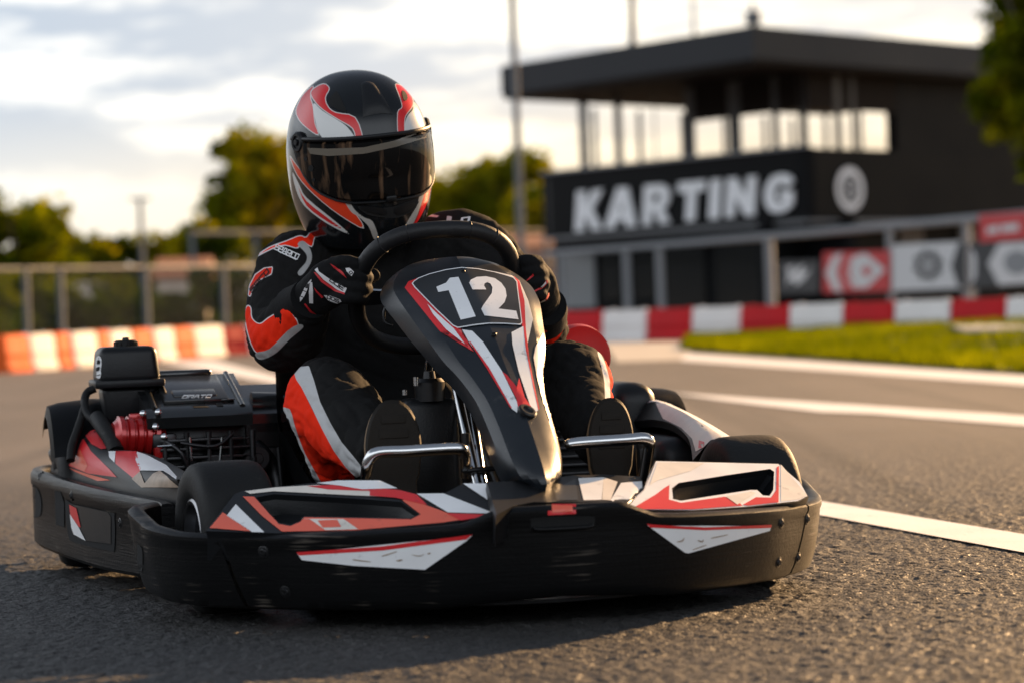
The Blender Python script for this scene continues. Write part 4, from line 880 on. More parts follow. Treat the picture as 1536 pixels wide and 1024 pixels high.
# sunlit mid-ground painted into the colour: asphalt turns paler and tan further out
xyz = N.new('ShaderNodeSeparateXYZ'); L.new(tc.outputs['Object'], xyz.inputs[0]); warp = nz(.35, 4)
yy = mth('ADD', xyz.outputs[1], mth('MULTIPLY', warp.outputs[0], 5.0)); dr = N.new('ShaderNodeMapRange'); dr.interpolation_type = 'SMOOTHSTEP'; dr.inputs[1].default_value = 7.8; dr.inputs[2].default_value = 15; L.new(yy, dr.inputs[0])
lit_far = N.new('ShaderNodeValToRGB'); lit_far.color_ramp.elements[0].color = (.085, .073, .061, 1); lit_far.color_ramp.elements[1].color = (.175, .150, .125, 1); lit_far.color_ramp.elements[0].position = .36; lit_far.color_ramp.elements[1].position = .75; L.new(s_, lit_far.inputs[0])
fin = N.new('ShaderNodeMix'); fin.data_type = 'RGBA'; L.new(dr.outputs[0], fin.inputs[0]); L.new(stone.outputs[2], fin.inputs[6]); L.new(lit_far.outputs[0], fin.inputs[7]); 
rub = nz(1.0, 3, (2.6, .05, 1, .42)); rm_ = N.new('ShaderNodeMapRange'); rm_.inputs[1].default_value = .56; rm_.inputs[2].default_value = .70; rm_.inputs[3].default_value = 1; rm_.inputs[4].default_value = .5; L.new(rub.outputs[0], rm_.inputs[0])
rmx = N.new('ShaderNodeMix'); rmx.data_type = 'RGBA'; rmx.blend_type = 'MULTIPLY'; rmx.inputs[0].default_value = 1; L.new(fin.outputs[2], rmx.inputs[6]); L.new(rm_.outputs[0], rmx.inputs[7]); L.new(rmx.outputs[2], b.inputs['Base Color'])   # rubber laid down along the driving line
# one ground sheet: a fine pebbled grid where the lens is close, big quads out to the horizon
X0, X1, Y0, ST = -2.05, 2.05, 3.5, .0047
YS = [Y0]
while YS[-1] < 11.0: YS.append(YS[-1] + ST*max(1, YS[-1]/5.2)**1.3)
YS = np.array(YS); nx, ny = int((X1-X0)/ST)+1, len(YS); rng_ = np.random.default_rng(5)
Hh = rng_.normal(size=(ny, nx)); sm_ = Hh.copy()
for ax in (0, 1): sm_ = (np.roll(sm_, 1, ax) + 1.6*sm_ + np.roll(sm_, -1, ax))/3.6
lw_ = rng_.normal(size=(ny//6+2, nx//6+2)); lw_ = np.kron(lw_, np.ones((6, 6)))[:ny, :nx]
for _ in range(3):
    for ax in (0, 1): lw_ = (np.roll(lw_, 2, ax) + lw_ + np.roll(lw_, -2, ax))/3
Hh = .00112*np.clip(sm_/sm_.std(), -1.6, 2.2) + .0008*lw_/lw_.std()
jj, ii = np.meshgrid(np.arange(nx), np.arange(ny)); edge = np.minimum(np.minimum(jj, nx-1-jj), np.minimum(ii, ny-1-ii))
fade = np.clip(edge/40, 0, 1)*np.clip((11.0 - YS)/4.5, 0, 1)[:, None]
Hh = (Hh*.9 - .0028)*fade
vx = np.stack([X0 + jj*ST + rng_.uniform(-.002, .002, (ny, nx))*(edge > 0), YS[ii] + rng_.uniform(-.002, .002, (ny, nx))*(edge > 0), Hh], -1).reshape(-1, 3)
q0 = (np.arange(ny-1)[:, None]*nx + np.arange(nx-1)[None, :]).reshape(-1); quads = np.stack([q0, q0+1, q0+1+nx, q0+nx], 1)
ex = np.array([(-900, -60, 0), (900, -60, 0), (900, 1600, 0), (-900, 1600, 0)], float); nb_ = len(vx); vx = np.vstack([vx, ex]); c4_ = [0, nx-1, nx*ny-1, nx*(ny-1)]
sides = [list(range(0, nx)), [nx-1 + nx*k for k in range(ny)], list(range(nx*ny-1, nx*(ny-1)-1, -1)), [nx*k for k in range(ny-1, -1, -1)]]
faces = quads.tolist()
for k in range(4): faces.append([nb_+k, nb_+(k+1) % 4] + sides[k][::-1])
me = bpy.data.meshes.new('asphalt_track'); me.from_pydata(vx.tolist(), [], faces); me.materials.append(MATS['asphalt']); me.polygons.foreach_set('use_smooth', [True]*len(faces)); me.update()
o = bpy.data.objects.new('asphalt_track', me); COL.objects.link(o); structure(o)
mat('line_paint', (.80, .80, .80), .6, worn=.85, var=.2, vscale=3, bump=.4, bscale=120)
mat('concrete', (.44, .41, .37), .75, var=.15, vscale=2, bump=.2, bscale=30)
def sheet(name, px, z=.004, m_='line_paint'):
    p = P(m_, M=ID); p.poly([gnd(a, b, z) for a, b in px]); return structure(p.build(name))
sheet('track_line', [(1000, 716), (1240, 752), (1560, 804), (2600, 973), (2600, 1020), (1560, 832), (1238, 773), (1000, 734)], .0012)
sheet('track_line', [(1000, 588), (1150, 598), (1310, 608), (1560, 624), (2400, 678), (2400, 702), (1560, 640), (1312, 620), (1230, 617), (1100, 602)])
sheet('track_line', [(240, 542), (320, 540), (460, 575), (430, 578)])
sheet('track_line', [(1020, 529), (1260, 545), (1560, 564), (2300, 614), (2300, 634), (1560, 579), (1260, 557), (1020, 540)])
sheet('kerb_apron', [(905, 512), (1032, 512), (1036, 528), (1018, 540), (925, 543)], .006, 'concrete')
# ---------------------------------------------------------------- grass
m = mat('grass', (.060, .070, .008), .8, var=.6, vscale=.6, spec=.2); bs = m.node_tree.nodes['Principled BSDF']
mt = bpy.data.materials.new('grass_blade'); mt.use_nodes = True; nt = mt.node_tree; N = nt.nodes; L = nt.links
def leafy(m, c1, c2, tr, scale):
    nt = m.node_tree; N = nt.nodes; L = nt.links; N.remove(N['Principled BSDF']); o = N['Material Output']
    tc = N.new('ShaderNodeTexCoord'); n = N.new('ShaderNodeTexNoise'); n.inputs['Scale'].default_value = scale; L.new(tc.outputs['Object'], n.inputs[0])
    mr = N.new('ShaderNodeMapRange'); mr.inputs[1].default_value = .3; mr.inputs[2].default_value = .7; L.new(n.outputs[0], mr.inputs[0])
    mx = N.new('ShaderNodeMix'); mx.data_type = 'RGBA'; mx.inputs[6].default_value = (*c1, 1); mx.inputs[7].default_value = (*c2, 1); L.new(mr.outputs[0], mx.inputs[0])
    d = N.new('ShaderNodeBsdfDiffuse'); t = N.new('ShaderNodeBsdfTranslucent'); s = N.new('ShaderNodeMixShader'); s.inputs[0].default_value = min(.68, tr + .12)
    L.new(mx.outputs[2], d.inputs[0]); hs = N.new('ShaderNodeHueSaturation'); hs.inputs['Value'].default_value = 1.7; hs.inputs['Saturation'].default_value = 1.15; L.new(mx.outputs[2], hs.inputs['Color']); L.new(hs.outputs[0], t.inputs[0])
    L.new(d.outputs[0], s.inputs[1]); L.new(t.outputs[0], s.inputs[2]); L.new(s.outputs[0], o.inputs[0]); return m
MATS['grass_blade'] = leafy(mt, (.018, .034, .003), (.135, .145, .012), .5, .3)
for nm, c1, c2 in (('leaf_dark', (.018, .034, .004), (.075, .090, .008)), ('leaf_mid', (.05, .074, .006), (.19, .19, .012)), ('leaf_light', (.13, .135, .008), (.33, .27, .015))):
    q = bpy.data.materials.new(nm); q.use_nodes = True; MATS[nm] = leafy(q, c1, c2, .5, .45)
mat('bark', (.06, .045, .03), .85, bump=.5, bscale=12)
near = [gnd(1022, 525), gnd(1120, 532), gnd(1260, 541), gnd(1400, 551), gnd(1560, 562), gnd(1680, 571)]
far_ = [at(1035, 519, 35.4), at(1120, 505, 34.6), at(1260, 500, 33.3), at(1400, 500, 32.2), at(1560, 500, 30.9), at(1680, 500, 29.9)]
fz = [.0, .03, .07, .09, .11, .11]
for q, z in zip(far_, fz): q.z = z
def lerpl(l, t): i = min(len(l)-2, int(t*(len(l)-1))); f = t*(len(l)-1)-i; return l[i].lerp(l[i+1], f)
def gpt(u, v):
    q = lerpl(near, u).lerp(lerpl(far_, u), v); q.z = lerpl(far_, u).z*min(1, v*1.6)**1.3 + .012 + .03*min(1, v*8)*(.5+noise.noise(V((q.x*.8, q.y*.5, 0)))); return q
p = P('grass', 'grass_blade', M=ID); p.grid([[gpt(u/60, v/14) for v in range(15)] for u in range(61)])
for _ in range(15000):
    q = gpt(random.random(), random.random()**1.3); a = random.random()*6.28; h = .035 + .05*random.random(); w = V((math.cos(a), math.sin(a), 0))*.012
    p.poly([q - w, q + w, q + V((random.uniform(-.03, .03), random.uniform(-.03, .03), h))], 1)
g_ = p.build('grass', recalc=False); g_['kind'] = 'stuff'; tag(g_, 'sunlit yellow-green grass patch in front of the red and white barrier', 'grass')
p = P('concrete', M=ID); A = [at(1425, 524, 27.5), at(1560, 514, 27), at(1560, 536, 24), at(1450, 534, 24.5)]
for q in A: q.z = .135
p.prism(A, (0, 0, .03)); structure(p.build('paved_path'))
# ---------------------------------------------------------------- barrier blocks
mat('barrier_red', (.46, .010, .014), .7, spec=.2, worn=.25, var=.18, vscale=3, bump=.1, bscale=20); mat('barrier_white', (.72, .69, .66), .75, spec=.2, worn=.3, var=.12, vscale=3, bump=.1, bscale=20)
mat('barrier_red_sunlit', (.66, .105, .018), .75, spec=.15, var=.18, vscale=3)  # the red blocks again, with warm sunlight painted into their colour
def barrier_mesh(m_):
    p = P(m_, 'void', M=ID); pr = [(-.15, 0), (-.15, .05), (-.125, .075), (-.115, .15), (-.122, .165), (-.122, .19), (-.112, .205), (-.10, .335), (-.085, .36), (.085, .36), (.10, .335), (.112, .205), (.122, .19), (.122, .165), (.115, .15), (.125, .075), (.15, .05), (.15, 0)]
    rows = []
    for x, k in ((-.5, .86), (-.485, .96), (-.46, 1), (-.2, 1), (0, 1), (.2, 1), (.46, 1), (.485, .96), (.5, .86)): rows.append([V((x, y*k, z*(.97 if k < .9 else 1))) for y, z in pr])
    v = p.grid(rows); p.face(v[0]); p.face(v[-1][::-1])
    for x in (-.46, .46): p.lathe((x*.8, 0, .358), (0, 0, 1), [(.03, 0), (.03, .012), (.02, .016), (0, .016)], 12)
    return p.build('barrier_block')
protos = {'red': barrier_mesh('barrier_red'), 'white': barrier_mesh('barrier_white'), 'sunlit_red': barrier_mesh('barrier_red_sunlit')}
used = set()
ORD = ['first', 'second', 'third', 'fourth', 'fifth', 'sixth', 'seventh', 'eighth']
def barrier_row(edges, cols, P0, P1, h, where, group):
    cnt = {}
    def hit(px):
        r = ray(px, 480); d = P1-P0; den = r.x*d.y - r.y*d.x; t = (P0.x*d.y - P0.y*d.x)/den
        return V((r.x*t, r.y*t, 0))
    for a, b, c in zip(edges, edges[1:], cols):
        A, B = hit(a), hit(b); ce_ = (A+B)/2; ln = (B-A).length; dr = (B-A).normalized(); cnt[c] = cnt.get(c, 0)+1
        if c in used: o = protos[c].copy(); COL.objects.link(o)
        else: o = protos[c]; used.add(c)
        o.location = ce_ + V((0, random.uniform(-.05, .05), 0)); o.rotation_euler = (0, 0, math.atan2(dr.y, dr.x) + random.uniform(-.045, .045)); o.scale = (ln*.985, 1, h/.36)
        tag(o, f'{ORD[cnt[c]-1]} {c} plastic barrier block from the {where}', 'barrier block', group)
def fl(v): return V((v.x, v.y, 0))
barrier_row([-8, 31, 68, 94, 133, 152, 185, 217, 250, 279, 322], ['sunlit_red', 'white']*5, fl(at(0, 500, 30)), fl(at(322, 500, 36)), .38, 'left in the sunlit row behind the engine', 'barrier blocks left of the kart')
barrier_row([322, 363, 400, 437], ['red', 'white', 'red'], fl(at(322, 500, 36)), fl(at(437, 500, 37.3)), .36, 'left in the shaded bend behind the driver', 'barrier blocks at the bend')
barrier_row([815, 843, 911, 979, 1046, 1119, 1193, 1271, 1349, 1435, 1518, 1605], ['white', 'red']*6, fl(at(815, 500, 37.2)), fl(at(1605, 500, 31)), .385, 'left in the row below the building', 'barrier blocks below the building')
# ---------------------------------------------------------------- building
mat('cladding_dark', (.0065, .007, .0078), .55, var=.2, vscale=.8, bump=.15, bscale=3); mat('cladding_brown', (.014, .010, .008), .6, var=.2, vscale=1); mat('fascia_grey', (.024, .0255, .029), .5, var=.12, vscale=.7)
mat('frame_grey', (.21, .215, .225), .6); mat('frame_dark', (.02, .02, .021), .5); mat('letter_white', (.80, .81, .83), .5, var=.08); mat('panel_grey', (.20, .21, .215), .7); mat('concrete_wall', (.16, .14, .12), .85, var=.2, vscale=.5)
mat('dark_glass', (.006, .008, .008), .12, var=.3, rvar=.02, vscale=.3)
BC = fl(at(1215, 400, 70)); BA = V((-.553, .833, 0)); BB_ = V((.638, .77, 0))
bld = thing('control_building', 'dark two storey trackside building with KARTING lettering and flat overhanging roof', 'building', BC)
def bz_(z): return V((0, 0, z))
def bw(p, name, par=None): o = p.build(name, par or bld, off=-BC if par is None else (0, 0, 0)); return o
def slab(p, P0, d, l, n, t, z0, z1, mi=0):
    a = P0; b_ = P0 + d*l; p.prism([a + bz_(z0), b_ + bz_(z0), b_ + bz_(z1), a + bz_(z1)], n*t, mi)
nA = V((BA.y, -BA.x, 0)); nA = -nA if nA.y > 0 else nA     # outward normals (towards the camera)
nB = V((BB_.y, -BB_.x, 0)); nB = -nB if nB.y > 0 else nB
def ray_line(px, P0, d):
    r = ray(px, 400); den = r.x*d.y - r.y*d.x; t = (P0.x*d.y - P0.y*d.x)/den; return V((r.x*t, r.y*t, 0))
def face_pt(px, py, P0, d):
    q = ray_line(px, P0, d)
    for _ in range(3):
        r = ray(px, py); k = q.y/r.y; z = CAMH + r.z*k; den = r.x*d.y - r.y*d.x; t = (P0.x*d.y - P0.y*d.x)/den; q = V((r.x*t, r.y*t, 0)); z = CAMH + r.z*t
    return V((q.x, q.y, z))
LA, LB = 11.4, 13.5
p = P('cladding_dark', M=ID); slab(p, BC, BA, LA, -nA, .25, 2.26, 4.05); bw(p, 'sign_wall')
p = P('cladding_dark', M=ID); slab(p, BC + BB_*.01, BB_, LB, -nB, .25, 2.30, 4.02); bw(p, 'side_wall')
p = P('frame_grey', M=ID); slab(p, BC + nA*.02, BA, LA+.05, nA, .06, 2.20, 2.27); slab(p, BC + nB*.02, BB_, LB, nB, .06, 2.20, 2.27); slab(p, BC + nA*.0, BA, LA, nA, .05, 4.03, 4.10); bw(p, 'ledge_trim')
p = P('cladding_brown', M=ID); fl0 = [BC + BA*.1+BB_*.1, BC + BA*LA, BC + BA*LA + BB_*(LB-.3), BC + BB_*(LB-.3)]; p.prism([q + bz_(2.32) for q in fl0], (0, 0, .15)); bw(p, 'floor_slab')
# roof
R0 = fl(at(1130, 70, 67)); rl_, rb_ = 10.65, 15.5
rc = [R0, R0 + BA*rl_, R0 + BA*rl_ + BB_*rb_, R0 + BB_*rb_]
p = P('fascia_grey', 'cladding_brown', M=ID); p.prism([q + bz_(5.98) for q in rc], (0, 0, .72)); 
ins = [R0 + BA*.05 + BB_*.05, R0 + BA*(rl_-.05) + BB_*.05, R0 + BA*(rl_-.05) + BB_*(rb_-.05), R0 + BA*.05 + BB_*(rb_-.05)]
p.prism([q + bz_(6.70) for q in ins], (0, 0, .05)); p.prism([q + bz_(5.86) for q in ins], (0, 0, .122), 1); bw(p, 'roof')
# header beams and posts of the open upper storey
def post(P0, d, px, w=.16, z0=4.05, z1=5.86, m_='frame_dark', nm='post', inw=None):
    q = ray_line(px, P0, d); p = P(m_, M=ID); slab(p, q - d*w/2, d, w, inw or V((0, .15, 0)), 1 if inw is None else 1, z0, z1); return bw(p, nm)
for px, w in ((883, .42), (935, .34), (1043, .42), (1110, .5), (1171, .25), (1213, .3)): post(BC - nA*.05, BA, px, w)
post(BC - nA*.05, BA, 990, .05); 
for px, w in ((1265, .28), (1288, .2)): post(BC - nB*.05, BB_, px, w, 4.02)
p = P('cladding_brown', M=ID); a = ray_line(1043, BC - nA*.06, BA); slab(p, BC - nA*.06, BA, (a-BC).length, -nA, .1, 4.98, 5.86); bw(p, 'header_beam')
p = P('cladding_brown', M=ID); a = ray_line(1352, BC - nB*.06, BB_); slab(p, BC - nB*.06 + BB_*.05, BB_, (a-BC).length, -nB, .1, 4.98, 5.86); bw(p, 'header_beam')
p = P('cladding_dark', M=ID); slab(p, a, BB_, LB-(a-BC).length, -nB, .3, 4.02, 5.86); bw(p, 'upper_wall')
p = P('frame_dark', M=ID)
for k in range(1, 8): q = BC + BB_*(LB*.9) + BA*(k*1.6); slab(p, q, BA, .12, BB_, .1, 2.4, 5.86)
for k in range(1, 7): q = BC + BA*LA*.97 + BB_*(k*2.1); slab(p, q, BB_, .12, BA, .1, 2.4, 5.86)
slab(p, BC + BA*LA*.97, BB_, LB*.9, BA, .1, 2.4, 3.9); slab(p, BC + BB_*LB*.9, BA, LA*.97, BB_, .1, 2.4, 3.8); bw(p, 'rear_frame')
# lettering
GL = {'K': ([(0, 0), (0, 1), (.32, 1), (.32, .62), (.62, 1), (1, 1), (.62, .52), (1.02, 0), (.66, 0), (.40, .36), (.32, .28), (.32, 0)], None),
 'A': ([(0, 0), (.34, 1), (.68, 1), (1.02, 0), (.70, 0), (.64, .18), (.38, .18), (.32, 0)], [(.44, .40), (.51, .70), (.58, .40)]),
 'R': ([(0, 0), (0, 1), (.62, 1), (.9, .9), (.98, .68), (.9, .46), (.74, .38), (1.02, 0), (.66, 0), (.44, .34), (.32, .34), (.32, 0)], [(.32, .56), (.32, .76), (.56, .76), (.64, .66), (.56, .56)]),
 'T': ([(0, .74), (0, 1), (1, 1), (1, .74), (.66, .74), (.66, 0), (.34, 0), (.34, .74)], None), 'I': ([(0, 0), (0, 1), (1, 1), (1, 0)], None),
 'N': ([(0, 0), (0, 1), (.3, 1), (.7, .48), (.7, 1), (1, 1), (1, 0), (.7, 0), (.3, .52), (.3, 0)], None),
 'G': ([(1, .78), (.84, .95), (.55, 1), (.25, .95), (.06, .75), (0, .5), (.06, .25), (.25, .05), (.55, 0), (.82, .05), (1, .18), (1, .55), (.52, .55), (.52, .34), (.70, .34), (.70, .27), (.55, .23), (.40, .30), (.33, .5), (.40, .70), (.55, .77), (.70, .70), (.74, .62)], None)}
for ch_, x0, x1 in (('K', 864, 908), ('A', 908, 960), ('R', 965, 1010), ('T', 1016, 1062), ('I', 1066, 1083), ('N', 1089, 1138), ('G', 1146, 1195)):
    o_, h_ = GL[ch_]
    def cv(pt): 
        x = x0 + (x1-x0)*(.05 + .88*pt[0]) + 3*(pt[1]-.4); yb = 348 - (x-862)*.092; return face_pt(x, yb - pt[1]*(60-(x-862)*.006), BC + nA*.02, BA)
    p = P('letter_white', M=ID); p.prism([cv(q) for q in o_], nA*.06, hole=[cv(q) for q in h_] if h_ else None); bw(p, 'sign_letter')
# round badge
bc_ = face_pt(1275, 284, BC + nB*.02, BB_); p = P('letter_white', 'cladding_dark', M=ID); r_ = .50
def disc(p, c, r0, r1, o, mi, n=40):
    rows = [[c + nB*o + (BB_*math.cos(2*math.pi*k/n)*1.15 + V((0, 0, 1))*math.sin(2*math.pi*k/n))*rr_ for k in range(n)] for rr_ in (r0, r1)]; p.grid(rows, mi, cv=True)
disc(p, bc_, .001, .55, .01, 0); disc(p, bc_, .27, .36, .02, 1); disc(p, bc_, .001, .2, .02, 1)
for a, b_ in ((-.1, .02), (.05, .1)): q = bc_ + nB*.03 + BB_*a; slab(p, fl(q), BB_, .06, nB, .01, bc_.z-.1, bc_.z+.1)
bw(p, 'round_badge')
# ground floor
p = P('cladding_dark', M=ID); GA = BC - nA*1.2; GB = BC - nB*1.2; slab(p, GA, BA, LA+1.3, -nA, .3, 0, 2.3); slab(p, GB, BB_, LB, -nB, .3, 0, 2.3); bw(p, 'ground_floor_wall')
def gpanel(px0, px1, z0, z1, m_, nm, P0=None, d=None, n=None):
    P0 = P0 or GA + nA*.03; d = d or BA; n = n or nA
    a = ray_line(px0, P0, d); b_ = ray_line(px1, P0, d); p = P(m_, M=ID); p.prism([a + bz_(z0), b_ + bz_(z0), b_ + bz_(z1), a + bz_(z1)], n*.05); return bw(p, nm)
gpanel(838, 893, .3, 1.95, 'panel_grey', 'door'); gpanel(905, 932, .5, 1.9, 'dark_glass', 'window'); gpanel(950, 984, .5, 1.9, 'dark_glass', 'window'); gpanel(1000, 1060, .2, 2.0, 'dark_glass', 'window'); gpanel(1075, 1150, .2, 2.0, 'dark_glass', 'window')
gpanel(1350, 1385, .6, 2.1, 'concrete_wall', 'pillar', GB + nB*.03, BB_, nB); gpanel(1440, 1462, .2, 2.1, 'panel_grey', 'pillar', GB + nB*.03, BB_, nB)
# roof aerials
mat('steel_grey', (.11, .118, .125), .6)
for px, py0, py1, d, r_ in ((949, -60, 70, 73, .10), (1041, -10, 55, 74, .045), (1131, 5, 50, 69, .06)):
    p = P('steel_grey', M=ID); a = at(px, py1, d); b_ = at(px-2, py0, d); a.z = 6.7; p.tube([a, b_], [r_, r_*.7], 8); p.box((a.x, a.y, 6.82), (.35, .35, .2), bev=.03)
    if px == 1131: p.box((b_.x, b_.y, b_.z-.35), (.35, .3, .3), bev=.05)
    bw(p, 'roof_mast')
# ---------------------------------------------------------------- railing fence with banners in front of the building
F0, F1, F2 = fl(at(822, 400, 74)), fl(at(1215, 400, 60)), fl(at(1640, 400, 48))
rail_ = thing('railing_fence', 'pale grey steel railing fence standing in front of the dark building', 'fence', F1)
def seg_pt(px): return ray_line(px, F0, (F1-F0).normalized()) if px < 1215 else ray_line(px, F1, (F2-F1).normalized())
p = P('frame_grey', M=ID)
for a, b_ in ((F0, F1), (F1, F2)):
    for z, r_ in ((1.74, .075),): p.tube([a + bz_(z), b_ + bz_(z)], r_, 8)
p.build('rail', rail_, off=-F1)
for px, r_ in ((842, .07), (940, .09), (990, .09), (1155, .10), (1336, .07), (1452, .07), (1575, .07)):
    q = seg_pt(px); p = P('frame_grey', M=ID); p.tube([q, q + bz_(1.76)], r_, 8); p.lathe(q + bz_(1.76), (0, 0, 1), [(r_*1.1, -.03), (r_*1.1, .02), (0, .04)], 10); p.build('post', rail_, off=-F1)
def banner(px0, px1, yt, yb, m_, label, marks, up_=0):
    d = (F1-F0).normalized() if px1 <= 1220 else (F2-F1).normalized(); P0 = F0 if px1 <= 1220 else F1; n = V((d.y, -d.x, 0)); n = -n if n.y > 0 else n
    P0 = P0 + n*.12
    def f(x, y): return face_pt(x, y, P0, d)
    sl_ = (yt[1]-yt[0])/(px1-px0)
    p = P(m_, *[k for k, _ in marks], M=ID); q = [f(px0, yb[0]), f(px1, yb[1]), f(px1, yt[1]), f(px0, yt[0])]; p.prism(q, n*.02)
    for i, (k, polys) in enumerate(marks):
        for pl in polys:
            loops = [[f(x, y) + n*(.026 + .004*i) for x, y in pl]]
            vs = [p.bm.verts.new(x) for x in loops[0]]
            for t in tessellate_polygon(loops): p.face([vs[j] for j in t], i+1)
    p.bvh = True; bmesh.ops.recalc_face_normals(p.bm, faces=p.bm.faces[:])
    c = (q[0]+q[1])/2; c = V((c.x, c.y, min(q[0].z, q[1].z)))
    o = p.build('banner', off=(0, 0, 0)); 
    for v in o.data.vertices: v.co -= c
    o.location = c; tag(o, label, 'banner', 'banners on the railing fence'); return o
def ell(cx_, cy_, rx, ry, n=28): return [(cx_+rx*math.cos(6.2832*k/n), cy_+ry*math.sin(6.2832*k/n)) for k in range(n)]
mat('banner_black', (.022, .023, .025), .6); mat('banner_red', (.48, .022, .025), .55); mat('banner_white', (.55, .55, .55), .55); mat('banner_grey', (.20, .21, .22), .6)
banner(1168, 1229, (392, 390), (442, 440), 'banner_black', 'black banner with a small white script mark left of the red one', [('banner_white', [[(1182, 402), (1192, 398), (1190, 412), (1200, 400), (1208, 398), (1204, 410), (1218, 404), (1208, 420), (1196, 428), (1190, 420), (1180, 426), (1184, 414)]])])
banner(1236, 1335, (379, 376), (440, 437), 'banner_red', 'red banner with white crescent and white diamond shapes', [('banner_white', [[(1240, 410), (1252, 384), (1266, 380), (1256, 408), (1266, 438), (1252, 436)], [(1268, 409), (1280, 386), (1300, 380), (1330, 405), (1302, 432), (1280, 432)]]), ('banner_red', [[(1270, 409), (1280, 392), (1276, 409), (1284, 428)], [(1294, 407), (1302, 398), (1311, 406), (1302, 416)]])])
g_o = ell(1394, 398, 22, 24)
banner(1340, 1452, (368, 362), (437, 432), 'banner_white', 'white banner with a dark gear wheel emblem', [('banner_black', [[(1440, 364), (1452, 362), (1452, 432), (1440, 431), (1428, 400)]] + [[(1394+math.cos(a)*r_, 398+math.sin(a)*r_*1.05) for a, r_ in [(k*math.pi/16, 23 if (k//2) % 2 else 19) for k in range(32)]]]), ('banner_white', [ell(1394, 398, 11, 12)]), ('banner_black', [ell(1394, 398, 6, 7)])])
banner(1456, 1600, (366, 358), (433, 422), 'banner_black', 'black banner with white hexagon at the right edge', [('banner_white', [[(1484, 396), (1500, 366), (1560, 362), (1590, 390), (1560, 424), (1500, 428)], [(1458, 372), (1466, 385), (1466, 415), (1458, 428)]]), ('banner_grey', [ell(1528, 394, 20, 18)])])
b5 = banner(1470, 1600, (323, 314), (364, 355), 'banner_red', 'red banner hung above the hexagon banner', [('banner_white', [[(1482, 342), (1500, 338), (1500, 349), (1482, 352)], [(1504, 338), (1530, 335), (1530, 346), (1504, 349)]])])
# ---------------------------------------------------------------- tall poles
def pole(name, px, d, h, r_, label, head=False, lean=0):
    q = fl(at(px, 400, d)); t = thing(name, label, 'pole' if not head else 'street lamp', q); p = P('steel_grey', M=ID); p.tube([(0, 0, 0), (lean, 0, h)], [r_, r_*.75], 10); p.lathe((0, 0, 0), (0, 0, 1), [(r_*2, 0), (r_*2, .05), (r_, .08)], 12); p.build('shaft', t)
    if head:
        p = P('steel_grey', M=ID); p.tube([(-.35, 0, h), (.35, 0, h)], .05, 8); p.box((-.3, 0, h), (.25, .2, .12), bev=.03); p.box((.3, 0, h), (.25, .2, .12), bev=.03); p.build('lamp_head', t)
pole('flag_pole', 783, 58, 9.5, .085, 'tall grey pole left of the dark building, taller than its roof')
pole('lamp_post', 214, 120, 5.4, .13, 'distant grey lamp post above the left fence', True)
# ---------------------------------------------------------------- left fence
mat('wire', (.05, .05, .05), .6)
A0, A1 = fl(at(-30, 400, 44)), fl(at(465, 400, 52)); fd = (A1-A0).normalized(); fln = (A1-A0).length
fen = thing('mesh_fence', 'grey wire mesh fence with steel posts behind the left barrier row', 'fence', A0)
for px in (38, 90, 218, 335, 400):
    q = ray_line(px, A0, fd); p = P('steel_grey', M=ID); p.tube([q, q + bz_(1.36)], .05, 8); p.build('post', fen, off=-A0)
p = P('steel_grey', M=ID)
for z in (1.33, .08): p.tube([A0 + bz_(z), A1 + bz_(z)], .035, 8)
p.build('rail', fen, off=-A0)
p = P('wire', M=ID); n_ = int(fln/.09)
for k in range(n_):
    for s_ in (-1, 1):
        a = A0 + fd*(k*.09); b_ = a + fd*(s_*1.25); p.tube([a + bz_(.08), b_ + bz_(1.33)], .003, 3, caps=False)
p.build('wire_mesh', fen, off=-A0)
# second, higher fence further back behind the driver's shoulder
A2, A3 = fl(at(285, 400, 70)), fl(at(840, 400, 82)); fd2 = (A3-A2).normalized()
fe2 = thing('guard_fence', 'taller grey guard fence further back behind the driver', 'fence', A2)
p = P('steel_grey', M=ID)
for z in (2.5, 1.6): p.tube([A2 + bz_(z), A3 + bz_(z)], .06, 8)
p.build('rail', fe2, off=-A2)
for px in (290, 385, 650, 735, 820):
    q = ray_line(px, A2, fd2); p = P('steel_grey', M=ID); p.tube([q, q + bz_(2.55)], .06, 8); p.build('post', fe2, off=-A2)
